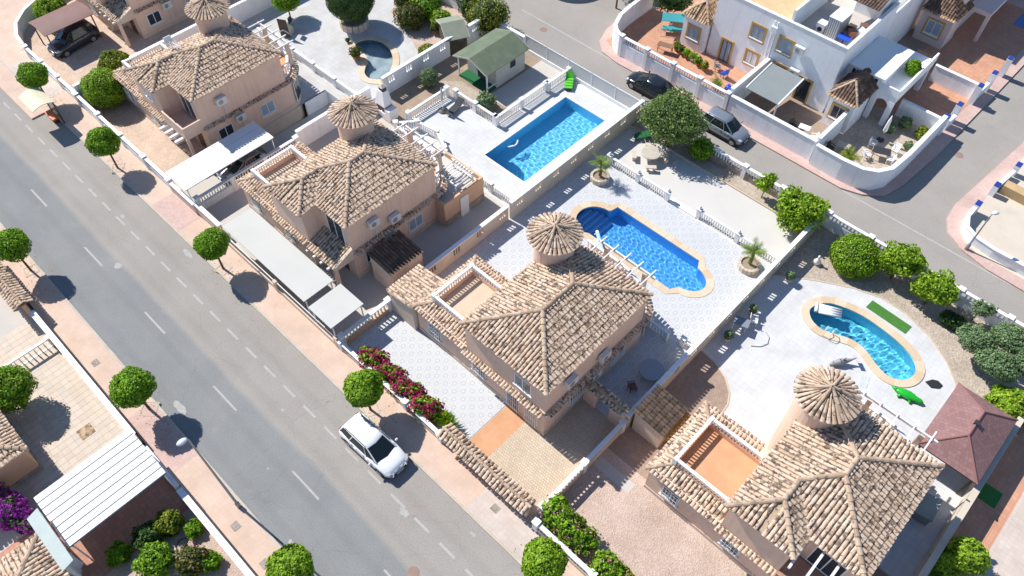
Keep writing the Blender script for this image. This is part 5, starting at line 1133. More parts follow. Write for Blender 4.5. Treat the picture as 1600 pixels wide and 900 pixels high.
# ---------------------------------------------------------------- street furniture
def lamp_post(label, x, y, h, arm, rz, group='street lamps'):
    r = thing('street_lamp', label, 'street lamp', (x,y,0.12), rz, group); MB().lathe([(.13,0),(.13,.5),(.075,.55),(.045,h-.2),(.04,h)],10).make('pole', M['grey_metal'], r, True)
    MB().path([(0,0,h-.05),(arm*.5,0,h+.12),(arm,0,h+.14)],.035).make('arm', M['grey_metal'], r); hd = MB().lathe([(.04,.0),(.14,.03),(.18,.08),(.14,.15),(.04,.18)],14,(arm+.18,0,h+.05),1.6,1.0).make('lamp_head', plain('lamp_glass',(0.62,0.66,0.70),0.2), r, True)
lamp_post('tall street lamp whose shadow crosses the near pavement', -12.63,-8.7,8.65,.1,math.radians(-95))
lamp_post('short street lamp at the corner beyond the back lane', 8.95,38.2,3.6,.1,math.radians(60))
def bus_shelter():
    r = thing('bus_shelter','cream curved canopy of a bus stop with an orange bench','bus shelter',(-52.5,-1.6,0.0)); b = MB(); n = 8
    for i in range(n):
        t0, t1 = i/n, (i+1)/n; z = lambda t: 2.35+0.22*math.sin(PI*t); ya, yb = 1.75*t0, 1.75*t1
        b.hexa([(0,ya,z(t0)),(2.6,ya,z(t0)),(2.6,yb,z(t1)),(0,yb,z(t1)),(0,ya,z(t0)+.05),(2.6,ya,z(t0)+.05),(2.6,yb,z(t1)+.05),(0,yb,z(t1)+.05)])
    b.make('canopy', surf('cream_canopy',(0.66,0.62,0.44),0.6,0.05), r)
    for x in (.15,2.35): MB().box(x,1.62,0.1,x+.1,1.72,2.4).make('post', M['dark_metal'], r)
    MB().box(.25,1.66,.35,2.35,1.70,2.1).make('back_panel', plain('smoked_panel',(0.10,0.11,0.12),0.25), r)
    for i in range(3): MB().box(.5,1.05+i*.17,.5,2.1,1.2+i*.17,.55).make('bench_slat', plain('orange_plastic',(0.75,0.16,0.04),0.5), r)
    MB().box(.6,1.1,.12,.68,1.5,.5).box(1.9,1.1,.12,1.98,1.5,.5).make('bench_support', M['dark_metal'], r)
bus_shelter()
block('bus_stop_pavement', rect(-62,-1.55,-52.6,0.0), -0.1, 0.118, M['walk'])
# ---------------------------------------------------------------- garden things
def round_planter(label, x, y, r0, h, stone='stone'):
    r = thing('stone_planter', label, 'planter', (x,y,0.1)); n = 16
    for i in range(n):
        a0, a1 = 2*PI*i/n+.02, 2*PI*(i+1)/n-.02; pl = [(q*math.cos(a),q*math.sin(a)) for q,a in ((r0-.2,a0),(r0,a0),(r0,a1),(r0-.2,a1))]
        MB().prism(pl,0,h).make('stone_block', M['cream_wall'], r)
    MB().lathe([(r0-.2,0),(r0-.2,h-.12)],16).make('soil_fill', M['soil'], r)
round_planter('round stone planter holding the small palm nearest the lobed pool end', -14.45,25.4,.75,.45)
round_planter('round stone planter holding the small palm at the slotted wall', -1.4,26.05,.8,.45)
round_planter('big round stone planter under the topiary tree', -43.4,25.0,1.35,.7)
def stone_table():
    r = thing('stone_table','round stone garden table under the olive tree','table',(-13.0,29.8,0.1)); MB().lathe([(.28,0),(.2,.1),(.2,.6),(.4,.68)],12).make('pedestal', M['cream_wall'], r, True); MB().lathe([(.75,.685),(.78,.70),(.78,.76),(.75,.78)],24).make('table_top', surf('pale_stone',(0.52,0.47,0.40),0.8,.1,3), r)
    for k,a in enumerate((0.6,2.2,3.8,5.4)):
        bx = thing('stone_bench',['stone bench on the sunny side of the round table','stone bench by the balustrade at the round table','stone bench on the far side of the round table','stone bench nearest the lane at the round table'][k],'bench',(-13.0+1.25*math.cos(a),29.8+1.25*math.sin(a),0.1),a+PI/2,'stone benches round the table')
        MB().box(-.42,-.17,.36,.42,.17,.44).make('seat', M['cream_wall'], bx); MB().box(-.3,-.12,0,-.16,.12,.358).make('leg', M['cream_wall'], bx); MB().box(.16,-.12,0,.3,.12,.358).make('leg', M['cream_wall'], bx)
stone_table()
def lounger(label, x, y, rz, c, z=0.1):
    r = thing('sun_lounger', label, 'sun lounger', (x,y,z), rz); MB().box(-.95,-.32,.26,.35,.32,.32).make('seat', c, r); MB().hexa([(.352,-.32,.26),(1.0,-.32,.62),(1.0,.32,.62),(.352,.32,.26),(.352,-.32,.32),(.97,-.32,.68),(.97,.32,.68),(.352,.32,.32)]).make('backrest', c, r)
    for a in (-.8,.3):
        for b in (-.28,.25): MB().box(a,b,0,a+.05,b+.04,.26).make('leg', M['white_metal'], r)
lounger('dark sun lounger on the white deck near a parasol base', -28.2,23.2,math.radians(100), plain('dark_fabric',(0.05,0.055,0.06),0.9))
def parasol_base(label, x, y):
    r = thing('parasol', label, 'parasol', (x,y,0.1)); MB().lathe([(.42,0),(.42,.08),(.15,.14)],18).make('base', M['dark_metal'], r); MB().tube((0,0,.1),(0,0,2.2),.03,.03,8).make('pole', M['white_metal'], r); MB().lathe([(.05,1.0),(.13,1.3),(.09,2.0),(.03,2.4)],10).make('folded_canopy', M['canvas'], r, True)
parasol_base('folded parasol standing beside the dark sun lounger', -28.9,22.5)
def chair(label, x, y, rz, m, z=0.1, group=None, back=.85):
    r = thing('garden_chair', label, 'chair', (x,y,z), rz, group); MB().box(-.24,-.24,.4,.24,.24,.45).make('seat', m, r); MB().hexa([(-.24,.2,.452),(.24,.2,.452),(.24,.25,.452),(-.24,.25,.452),(-.22,.3,back),(.22,.3,back),(.22,.34,back),(-.22,.34,back)]).make('backrest', m, r)
    for a in (-.22,.17):
        for b in (-.22,.18): MB().box(a,b,0,a+.05,b+.05,.4).make('leg', m, r)
    for s in (-.26,.22): MB().box(s,-.2,.6,s+.05,.24,.64).make('armrest', m, r)
def table(label, x, y, rz, m, w=1.2, d=.8, z=0.1, h=.74):
    r = thing('garden_table', label, 'table', (x,y,z), rz); MB().box(-w/2,-d/2,h-.04,w/2,d/2,h).make('table_top', m, r)
    for a in (-w/2+.05,w/2-.1):
        for b in (-d/2+.05,d/2-.1): MB().box(a,b,0,a+.05,b+.05,h-.04).make('leg', m, r)
M['green_plastic'] = plain('green_plastic',(0.10,0.55,0.03),0.4); M['green_dark'] = plain('dark_green_plastic',(0.01,0.13,0.03),0.5); M['blue_plastic'] = plain('blue_plastic',(0.02,0.09,0.55),0.4)
def tub_chair(label,x,y,rz,m,m2):
    r = thing('folding_lounger',label,'lounger',(x,y,0.1),rz)
    for i in range(4): MB().box(-.55+i*.3,-.34,.28+.05*i,-.28+i*.3,.34,.33+.05*i).make('seat_panel', m, r)
    MB().hexa([(.66,-.34,.42),(1.0,-.34,.8),(1.0,.34,.8),(.66,.34,.42),(.66,-.34,.47),(.95,-.34,.85),(.95,.34,.85),(.66,.34,.47)]).make('backrest', m, r); MB().box(-.5,-.3,0,-.44,.3,.28).box(.6,-.3,0,.66,.3,.42).make('frame', m2, r)
tub_chair('lime green folding lounger at the corner of the rectangular pool deck', -24.3+.9,32.0,2.2, M['green_plastic'], M['dark_metal'])
tub_chair('dark green folding lounger under the olive tree', -15.0,31.2,.9, M['green_dark'], M['dark_metal'])
# kidney pool garden
tag(MB().rbox(7.78,28.95,.104,2.95,.82,.125,-.06).make('grass_mat', surf('artificial_grass',(0.07,0.22,0.04),0.95,.1,3,40,.25)),'narrow green artificial-grass mat beside the kidney pool','mat')
def float_():
    r = thing('pool_float','white inflatable pool float resting at the pool end','pool float',(4.7,26.7,-.02),.45)
    for i in range(4): MB().tube((-.75,-.3+i*.2,.08),(.75,-.3+i*.2,.08),.1,.1,8).make('air_chamber', M['white'], r, True)
    MB().tube((-.9,-.35,.1),(-.9,.35,.1),.13,.13,8).make('pillow', M['white'], r, True)
float_()
def croc():
    r = thing('inflatable_crocodile','bright green inflatable animal lying on the white deck','inflatable',(11.45,24.15,.1),.15); g = plain('green_vinyl',(0.015,0.42,0.03),0.25,0,.6)
    MB().lathe([(.02,-.75),(.18,-.6),(.30,-.2),(.32,.15),(.2,.5),(.16,.85),(.04,1.0)],10).make('body', g, r, True).matrix_basis = Matrix.Translation((0,0,.24))@Matrix.Rotation(PI/2,4,'Y')@Matrix.Scale(.6,4,(1,0,0))
    for a,b in ((.4,.35),(.35,-.38),(-.4,.36),(-.45,-.36)): MB().tube((a*.6,b*.4,.18),(a,b,.08),.11,.08,8).make('leg', g, r, True)
    MB().tube((-.6,0,.2),(-1.0,.15,.12),.14,.03,8).make('tail', g, r, True)
croc()
tag(MB().prism([(11.85,25.95),(12.3,25.8),(12.7,26.1),(12.75,26.45),(12.4,26.55),(12.1,26.4)],.104,.17).make('bodyboard', plain('black_foam',(0.02,0.022,0.025),.6)),'black foam bodyboard on the deck by the coping','bodyboard')
def dolphin():
    r = thing('dolphin_statue','grey dolphin ornament beside the turret roof','ornament',(7.3,23.4,.1),.9); g = plain('grey_resin',(0.28,0.27,0.29),.4); b = MB()
    pts = [(-.75,0,.1,.05),(-.5,0,.22,.16),(-.1,0,.32,.22),(.3,0,.34,.17),(.6,0,.42,.09),(.9,0,.6,.03)]
    for (x,y,z,q),(x2,y2,z2,q2) in zip(pts,pts[1:]): b.tube((x,y,z),(x2,y2,z2),q,q2,10,False)
    b.tube((-.3,0,.05),(-.3,0,.12),.2,.15,10); b.make('body', g, r, True); MB().hexa([(-.05,-.02,.5),(.15,-.02,.5),(.15,.02,.5),(-.05,.02,.5),(.12,-.01,.75),(.2,-.01,.75),(.2,.01,.75),(.12,.01,.75)]).make('fin', g, r); MB().hexa([(.8,-.3,.52),(1.0,-.3,.62),(1.0,.3,.62),(.8,.3,.52),(.8,-.3,.55),(1.0,-.3,.65),(1.0,.3,.65),(.8,.3,.55)]).make('tail_fluke', g, r)
dolphin()
def towel(label,x,y,rz,c1): tag(MB().rbox(x,y,.104,.5,.95,.118,rz).make('towel', gravel_mat('towel_print',(0.55,0.66,0.70),c1,14)),label,'towel')
towel('pale blue patterned towel near the turret roof', 9.05,23.35,.3,(0.78,0.80,0.80))
def toy_bag():
    r = thing('beach_bag','pink and dark beach bag by the turret roof','bag',(8.95,21.4,.1),.4); MB().lathe([(.28,0),(.34,.15),(.3,.42),(.26,.44)],10,(0,0,0),1.3,.8).make('body', plain('pink_fabric',(0.62,0.30,0.28),.8), r, True); MB().path([(-.2,0,.42),(-.1,0,.62),(.1,0,.62),(.2,0,.42)],.025).make('handle', M['black'], r)
toy_bag()
def ladder(label, x, y, rz):
    r = thing('pool_ladder',label,'ladder',(x,y,.15),rz)
    for s in (-.22,.22): MB().path([(s,-.45,0),(s,-.42,.55),(s,-.1,.68),(s,.12,.5),(s,.14,-.7)],.022).make('rail', M['white_metal'], r)
    for k in range(2): MB().box(-.22,.1,-.25-.3*k,.22,.17,-.22-.3*k).make('rung', M['white_metal'], r)
ladder('chrome ladder on the house side of the kidney pool', 5.55,24.95,0.0)
for k,(x,y) in enumerate(((1.0,19.9),(1.0,22.8),(1.3,26.9))):
    r = thing('potted_plant',['potted plant by the slotted wall nearest the side passage','potted plant by the slotted wall beside the folded table','potted plant by the slotted wall at the gravel bed'][k],'plant',(x,y,.1)); MB().lathe([(.18,0),(.26,.4),(.28,.42)],12).make('pot', M['conc'], r); link('leaves', leaf_mesh('leaves', M['leaf_pine'], [(0,0,.65,.3,.3,.3)],420,.09,200+k,.2,.6), r)
def folded_table(label,x,y,rz):
    r = thing('folding_table',label,'table',(x,y,.1),rz); MB().box(-.5,-.35,.68,.5,.35,.72).make('table_top', plain('slate_blue',(0.20,0.24,0.28),.6), r)
    for a in (-.45,.38): MB().path([(a,-.3,0),(a,.0,.4),(a,.3,.68)],.025).make('leg', M['white'], r)
folded_table('grey folding table in the slotted wall shade', 1.05,21.3,0.3)
chair('white garden chair beside the grey folding table', 1.5,22.2,2.0,M['white'])
tag(MB().path([(2.4,20.6,.12),(2.9,21.0,.12),(3.1,21.5,.12),(2.9,22.0,.12),(2.5,22.2,.12)],.03).make('hose', M['grey_metal']),'grey curled pool hose on the white deck','hose')
def heron():
    r = thing('heron_statue','white bird ornament on the gravel under the dome bush','ornament',(1.9,29.6,.1)); MB().lathe([(.05,0),(.22,.12),(.26,.3),(.12,.5),(.07,.7),(.1,.8),(.02,.92)],10).make('body', M['white'], r, True); MB().box(-.35,-.2,0,.35,.2,.06).make('base', M['cream_wall'], r)
heron()
# side terrace table with pale parasol
def side_parasol():
    r = thing('round_garden_table','round grey table and plinth in the shaded side court','table',(-1.0,14.3,.1)); MB().lathe([(.3,0),(.1,.1),(.08,.68),(.3,.70)],12).make('pedestal', M['dark_metal'], r); MB().lathe([(.78,.70),(.8,.72),(.8,.75)],24).make('table_top', M['grey_metal'], r)
side_parasol()
chair('brown garden chair in the shaded side court', -1.2,12.7,2.6, plain('brown_wicker',(0.20,0.10,0.07),.8))
# pool solar roller and cleaning pole
def roller():
    r = thing('cover_roller','white pool cover roller across the end of the lobed pool','pool roller',(-10.9,20.9,.16),math.radians(-38)); MB().tube((-.2,0,.25),(3.4,0,.25),.12,.12,12).make('tube', M['white'], r, True); MB().tube((0,0.0,.25),(3.2,0,.25),.135,.135,12).make('rolled_sheet', plain('blue_sheet',(0.35,0.6,0.75),.4), r, True)
    for x in (-.15,3.3): MB().box(x,-.2,0,x+.06,.2,.06).box(x,-.03,.06,x+.06,.03,.25).make('stand', M['white'], r)
roller()
# clay pot with flowers by the comma pool
def flower_pot(label,x,y,m,s=1.0,leaf='leaf_red',n=420,z=0.1):
    r = thing('flower_pot',label,'plant',(x,y,z)); MB().lathe([(.16*s,0),(.26*s,.32*s),(.29*s,.36*s)],14).make('pot', m, r); link('leaves', leaf_mesh('leaves', M[leaf], [(0,0,.5*s,.36*s,.36*s,.28*s)],n,.10*s,int(x*-13)%97,.2,.6), r)
TERRA = plain('terracotta_pot',(0.42,0.17,0.09),.8)
flower_pot('russet potted plant beside the comma pool', -39.4,21.9,TERRA,1.5)
flower_pot('tiny potted plant at the comma pool rim', -41.8,22.9,TERRA,.6)
flower_pot('terracotta pot under the lime bush', -37.2,29.3,TERRA,1.2)
tag(MB().box(-46.6,19.3,.1,-45.7,20.1,.85).make('dog_kennel', surf('cream_timber',(0.46,0.40,0.22),.8)),'cream dog kennel in the shade of the white wall','kennel') if 0 else None
gable_shed('dog_kennel','small cream kennel in the shade of the white wall', -46.8,20.0,1.0,.8,.55,.25,0.5,'sage_felt','cream_wall',.08,True,cat='kennel')
# television aerial on the first villa's roof terrace
def aerial():
    r = thing('television_aerial','silver television aerial above the first villa','aerial',(-43.8,8.6,3.0)); MB().tube((0,0,0),(0,0,3.9),.03,.025,6).make('mast', M['grey_metal'], r); MB().tube((-.2,0,3.6),(1.2,.2,3.7),.03,.03,6).make('boom', M['white_metal'], r)
    for i in range(7): MB().tube((0.1+i*.16,-.32+.02*i,3.62),(0.1+i*.16,.36-.02*i,3.64),.018,.018,5).make('element', M['white_metal'], r)
    MB().hexa([(-.3,-.3,3.3),(-.2,-.3,3.3),(-.2,.3,3.3),(-.3,.3,3.3),(-.45,-.3,3.9),(-.4,-.3,3.9),(-.4,.3,3.9),(-.45,.3,3.9)]).make('reflector', M['white_metal'], r)
aerial()
tag(MB().path([(-12.8+.55*math.cos(a),-12.1+.45*math.sin(a),.13) for a in np.linspace(0,6.1,18)]+[(-12.0,-12.9,.13)],.022).make('garden_hose', M['black']),'dark coiled hose on the gravel of the flower garden','hose')

def pump_box():
    r = thing('pump_box','grey lidded pump box in the shaded passage beside the gazebo','box',(15.6,17.9,.1),.1); MB().box(-.45,-.7,0,.45,.7,.75).make('body', M['grey_metal'], r); MB().hexa([(-.5,-.75,.752),(.5,-.75,.752),(.5,.75,.752),(-.5,.75,.752),(-.5,-.75,.82),(.5,-.75,.95),(.5,.75,.95),(-.5,.75,.82)]).make('lid', surf('sage_lid',(0.36,0.38,0.33),.7), r)
pump_box()

tag(MB().path([(-21.9,23.6+.25*i,.0+.02*math.sin(i)) for i in range(1)]+[(-22.1+.28*math.sin(t),23.2+1.1*t/3,.0) for t in np.linspace(0,3,9)],.06).make('pool_noodle', M['white']),'curved white foam noodle floating in the rectangular pool','pool toy')
# ---------------------------------------------------------------- vehicles
def car(label, x, y, rz, col, L=4.4, Wd=1.85, H=1.62, suv=True, name='parked_car', rough=0.25, metal=0.0, z=0.0):
    """hatchback or off-road car; local +x is forward"""
    r = thing(name, label, 'car', (x,y,z), rz, None); paint = plain('car_paint_%s' % label.split()[0], col, rough, metal, 0.5, 0.6)
    hw = Wd/2; zb = 0.24; belt = 0.60*H if suv else 0.58*H
    # lower body: stations from tail to nose  (x, half width, shoulder z, crown z)
    st = [(-.500,.78,.45*H,.50*H),(-.485,.90,.56*H,.60*H),(-.43,.98,belt,belt+.015),(-.25,1.0,belt,belt+.015),(0,1.0,belt,belt+.015),(.16,1.0,belt*.985,belt+.01),(.24,.995,belt*.96,belt+.005),(.34,.97,belt*.90,belt*.965),(.43,.92,belt*.82,belt*.90),(.48,.82,belt*.70,belt*.78),(.50,.68,belt*.55,belt*.60)]
    V = []; F = []
    for fx, w, zs, zc in st:
        X = fx*L; W2 = w*hw; zl = zb if abs(fx) < .47 else zb+.12
        V += [(X,-W2*.90,zl),(X,-W2,zl+.22),(X,-W2*.985,zs*.8+.06),(X,-W2*.90,zs),(X,-W2*.5,zc),(X,0,zc+.012),(X,W2*.5,zc),(X,W2*.90,zs),(X,W2*.985,zs*.8+.06),(X,W2,zl+.22),(X,W2*.90,zl)]
    n = 11
    for i in range(len(st)-1):
        for j in range(n-1): F.append((i*n+j, i*n+j+1, (i+1)*n+j+1, (i+1)*n+j))
        F.append((i*n+n-1, i*n, (i+1)*n, (i+1)*n+n-1))
    F += [tuple(range(n)), tuple(reversed(range((len(st)-1)*n, len(st)*n)))]
    b = MB(); b.v = V; b.f = [tuple(reversed(f)) for f in F]; b.make('body', paint, r, True)
    # greenhouse: glass all round, then painted roof and pillars
    xr0, xr1, xb0, xb1 = (-.40,.06,-.47,.25) if suv else (-.30,.04,-.45,.27)
    zt = H-.06; wt, wb = hw*.70, hw*.90; P = lambda fx, w, zz: (fx*L, w, zz)
    lo = [P(xb0,-wb*.92,belt),P(xb0*.55,-wb,belt),P(xb1*.3,-wb,belt),P(xb1,-wb*.88,belt+.005),P(xb1+.035,0,belt+.012),P(xb1,wb*.88,belt+.005),P(xb1*.3,wb,belt),P(xb0*.55,wb,belt),P(xb0,wb*.92,belt),P(xb0-.012,0,belt+.01)]
    hi = [P(xr0,-wt*.92,zt-.03),P(xr0*.5,-wt,zt),P(xr1*.2,-wt,zt),P(xr1,-wt*.92,zt-.03),P(xr1+.02,0,zt-.02),P(xr1,wt*.92,zt-.03),P(xr1*.2,wt,zt),P(xr0*.5,wt,zt),P(xr0,wt*.92,zt-.03),P(xr0-.01,0,zt-.02)]
    g = MB(); m = len(lo); g.add(lo+hi, [(i,(i+1)%m,(i+1)%m+m,i+m) for i in range(m)]); g.make('windows', plain('car_glass',(0.012,0.018,0.02),0.05,0,.6), r)
    def sc(p, k, dz): return (xm+(p[0]-xm)*k, p[1]*k, p[2]+dz)
    xm = (xr0+xr1)/2*L; rf = MB(); r0 = [sc(p,1.03,-.01) for p in hi]; r1 = [sc(p,1.0,.035) for p in hi]; r2 = [sc(p,.6,.06) for p in hi]
    rf.add(r0+r1+r2, [(i,(i+1)%m,(i+1)%m+m,i+m) for i in range(m)]+[(i+m,(i+1)%m+m,(i+1)%m+2*m,i+2*m) for i in range(m)]+[tuple(range(2*m,3*m))]); ro = rf.make('roof', paint, r, True)
    pl = MB()
    for i in (0,1,2,3,5,6,7,8):
        if i in (1,7) and not suv: continue
        a, c = Vector(lo[i]), Vector(hi[i]); pl.tube(a*1.003, c*1.003, .045 if i in (0,8,3,5) else .03, .035, 6)
    pl.make('pillars', paint if True else M['black'], r)
    if suv:
        for s in (-1,1): MB().tube((xr0*L*.92,s*wt*.93,H+.0),(xr1*L*.5,s*wt*.95,H+.0),.022,.022,6).make('roof_rail', M['dark_metal'], ro)
    for sx in (-.305,.315):
        for s in (-1,1):
            w = MB(); cy = s*(hw-.11); w.tube((sx*L,cy-.11,.33),(sx*L,cy+.11,.33),.33,.33,20); wo = w.make('wheel', M['black'], r); MB().tube((sx*L,cy+s*.112-.004,.33),(sx*L,cy+s*.122,.33),.21,.19,14).make('rim', M['grey_metal'], wo)
            MB().lathe([(.385,-.004),(.385,.004)],18).make('wheel_arch', M['black'], r).matrix_basis = Matrix.Translation((sx*L,s*(hw*.985),.36))@Matrix.Rotation(PI/2,4,'X') 
    for s in (-1,1):
        MB().hexa([(.425*L,s*hw*.62,belt*.70),(.485*L,s*hw*.58,belt*.64),(.475*L,s*hw*.84,belt*.66),(.42*L,s*hw*.93,belt*.72),(.425*L,s*hw*.62,belt*.86),(.487*L,s*hw*.58,belt*.74),(.478*L,s*hw*.84,belt*.76),(.42*L,s*hw*.935,belt*.84)]).make('headlight', plain('headlight_lens',(0.55,0.58,0.6),.1), r)
        MB().box(-.502*L,min(s*hw*.62,s*hw*.82),.47*H,-.478*L,max(s*hw*.62,s*hw*.82),.54*H).make('tail_light', plain('tail_lens',(0.16,0.01,0.01),.2), r)
        MB().lathe([(.03,-.09),(.09,-.05),(.1,.05),(.03,.1)],8,(xb1*L*.82,s*(hw+.1),belt+.08),.7,1.1).make('wing_mirror', paint, r, True)
    for s in (-1,1):
        MB().box(-.44*L,min(s*hw*.955,s*hw*1.005),.24,.40*L,max(s*hw*.955,s*hw*1.005),.36).make('sill_trim', M['black'], r)
        for fx in (-.2,.03,.19): MB().box(fx*L-.006,min(s*hw*.97,s*hw*1.004),.36,fx*L+.006,max(s*hw*.97,s*hw*1.004),belt-.02).make('door_seam', M['dark_metal'], r)
        for fx in (-.13,.10): MB().box(fx*L-.08,min(s*hw*.98,s*hw*1.02),belt-.16,fx*L+.08,max(s*hw*.98,s*hw*1.02),belt-.12).make('door_handle', paint, r)
    MB().box(.205*L,-hw*.86,belt+.006,.235*L,hw*.86,belt+.03).make('wiper_cowl', M['black'], r)
    MB().box(.485*L,-hw*.5,.30,.507*L,hw*.5,.50).make('grille', M['black'], r); MB().box(.5*L,-.26,.36,.512*L,.26,.46).make('number_plate', M['white'], r); MB().box(-.512*L,-.26,.5,-.497*L,.26,.6).make('number_plate', M['white'], r)
    MB().box(-.45*L,-hw*.9,.2,.45*L,hw*.9,.3).make('underbody', M['black'], r)
    return r
car('white estate car parked facing down the street', -9.75,-1.05,0.03,(0.80,0.81,0.82), 4.45,1.88,1.6, True, rough=.2)
car('black car parked along the back lane', -18.1,36.45,PI,(0.012,0.014,0.016), 4.4,1.8,1.45, False, rough=.15)
car('silver-blue small people carrier parked in the back lane', -10.6,36.45,0.0,(0.30,0.34,0.38), 4.0,1.75,1.6, True, rough=.3, metal=.5)
car('dark off-road car under the brown carport', -59.2,5.8,PI/2+.12+PI,(0.03,0.035,0.045), 4.4,1.85,1.8, True, rough=.3)
car('grey car half hidden under the white metal carport', -34.95,7.2,-PI/2,(0.32,0.31,0.30), 4.2,1.8,1.5, False, rough=.35,metal=.4)

# ---------------------------------------------------------------- white houses beyond the lane
def white_house():
    r = thing('white_house','two-storey white house with ochre window frames and roof terrace','house',(0,0,0)); y0 = 44.0; x0, x1 = -17.7, -6.1; H = 6.3
    MB().prism(rect(x0,y0,x1,60),0.1,5.3,False).make('wall', M['white_wall'], r)
    p = MB()
    for a in ((x0,y0+.1,x1,y0+.1),(x1-.1,y0+.2,x1-.1,52.5),(x0+.1,y0+.2,x0+.1,60)): wall_seg(*a,.2,5.3,H,p)
    p.make('parapet', M['white_wall'], r); c = MB()
    for a in ((x0-.04,y0+.1,x1+.04,y0+.1),(x1-.1,y0+.24,x1-.1,52.5),(x0+.1,y0+.24,x0+.1,60)): wall_seg(*a,.28,H,H+.07,c)
    c.make('coping', M['white'], r); MB().box(x0+.2,y0+.2,5.3,x1-.2,60,5.34).make('roof_floor', M['conc'], r)
    MB().box(x0+.2,y0+.25,5.342,-11.2,52,5.9).make('upper_terrace', surf('ochre_floor',(0.66,0.46,0.26),.9), r)
    MB().box(-11.2,y0+.2,5.34,-11.0,50,7.3).make('partition', M['white_wall'], r); MB().box(-17.6,52,5.34,-6.2,52.2,7.2).make('partition', M['white_wall'], r)
    f = [(-8.9,49.2,6.9),(-6.5,49.2,6.9),(-6.5,52.2,7.6),(-8.9,52.2,7.6)]; tr = roof_shell([f],r,0,M['deck'],'stair_roof'); spots_to_objs(tile_spots(f,random.Random(4)),tr,'tile_dark',0,None); MB().box(-8.8,50.4,5.34,-6.6,52.0,7.0).make('stair_tower', M['white_wall'], r)
    # windows and doors on the front
    for x,z,w,h,k in ((-13.5,3.6,1.15,1.2,'shutter'),(-10.9,3.6,1.15,1.2,'shutter'),(-13.4,1.15,1.1,1.15,'shutter_white'),(-10.7,1.3,1.1,1.1,'glass')): window(r,'x',x,w,h,y0,z,k,'grey_metal',0,True,-1,'ochre')
    window(r,'x',-15.9,.95,2.05,y0,.14,'shutter','dark_metal',0,False,-1,'ochre'); window(r,'x',-8.3,1.0,2.1,y0,.14,'glass','dark_metal',0,False,-1,'ochre')
    aircon(r,'x',-9.6,4.3,y0,-1); aircon(r,'x',-9.4,2.2,y0,-1)
    for x in (-12.3,-12.0): MB().tube((x,y0-.08,2.6),(x,y0-.08,5.9),.06,.06,8).make('drainpipe', M['white'], r)
    MB().box(-12.4,y0-.3,5.0,-11.9,y0-.002,5.5).make('flue_box', M['white_wall'], r)
    # bays with tiled hats
    for k,(a,b,yy,key) in enumerate(((-20.4,-17.72,43.35,'tile_orange'),(-5.75,-3.35,42.75,'tile'))):
        MB().prism(rect(a+.15,yy+.15,b-.15,45.6),0.1,3.1,False).make('bay_wall', M['white_wall'], r); zt = 4.3; ya = 45.4; q = (b-a)/2; mid = (a+b)/2
        fs = [[(a,yy,3.1),(b,yy,3.1),(mid,yy+q*.95,zt)],[(b,yy,3.1),(b,ya+.6,3.1),(mid,ya+.6,zt),(mid,yy+q*.95,zt)],[(a,ya+.6,3.1),(a,yy,3.1),(mid,yy+q*.95,zt),(mid,ya+.6,zt)]]
        br = roof_shell(fs,r,0,M['turret_bed'],'bay_roof'); sp = []
        for f in fs: sp += tile_spots(f,random.Random(k))
        spots_to_objs(sp,br,'tile_dark' if k else 'tile_orange',0,None); window(r,'x',mid,1.15,1.2,yy+.15,1.1,'shutter' if k == 0 else 'glass','grey_metal',0,True,-1,'ochre')
        ridge_line((mid,yy+q*.95,zt),(a,yy,3.1),br,random.Random(3),scale=.7); ridge_line((mid,yy+q*.95,zt),(b,yy,3.1),br,random.Random(3),scale=.7)
        if k: spots_to_objs(line_row(a,yy+.1,b,yy+.1,3.16,(0,-1),random.Random(8)),br,'tile_orange',0,None)
    # annex on the street side, with a glazed room and terrace over an arch
    MB().prism(rect(-6.08,45.9,-3.2,50.6),2.6,4.0,False).make('annex_wall', M['white_wall'], r); MB().box(-6.07,45.75,4.0,-3.0,50.7,4.12).make('annex_roof', M['white'], r)
    MB().prism([(-6.08,45.75),(-1.6,46.0),(-1.6,52.5),(-6.08,52.5)],2.5,3.0).make('terrace_slab', M['white_wall'], r)
    for a in (-5.4,-4.5,-3.8): window(r,'x',a,.7,.8,45.9,3.1,'glass','white_metal',0,False,-1)
    w_ = MB(); wall_seg(-3.2,46.0,-1.6,46.0,.15,3.0,3.65,w_); wall_seg(-1.62,46.08,-1.62,52.5,.15,3.0,3.75,w_); w_.make('terrace_parapet', M['white_wall'], r)
    for x,y in ((-1.85,46.1),(-3.3,46.1),(-1.85,52.2)): MB().box(x-.2,y-.2,.1,x+.2,y+.2,2.5).make('arch_pillar', M['white_wall'], r)
    ab = MB()
    for i in range(8):
        t0, t1 = PI*i/8, PI*(i+1)/8; xa, xb = -2.58-.55*math.cos(t0), -2.58-.55*math.cos(t1); za, zb_ = 1.8+.6*math.sin(t0), 1.8+.6*math.sin(t1); ab.hexa([(xa,45.95,za),(xb,45.95,zb_),(xb,46.2,zb_),(xa,46.2,za),(xa,45.95,2.5),(xb,45.95,2.5),(xb,46.2,2.5),(xa,46.2,2.5)])
    ab.make('arch', M['white_wall'], r)
    return r
white_house()
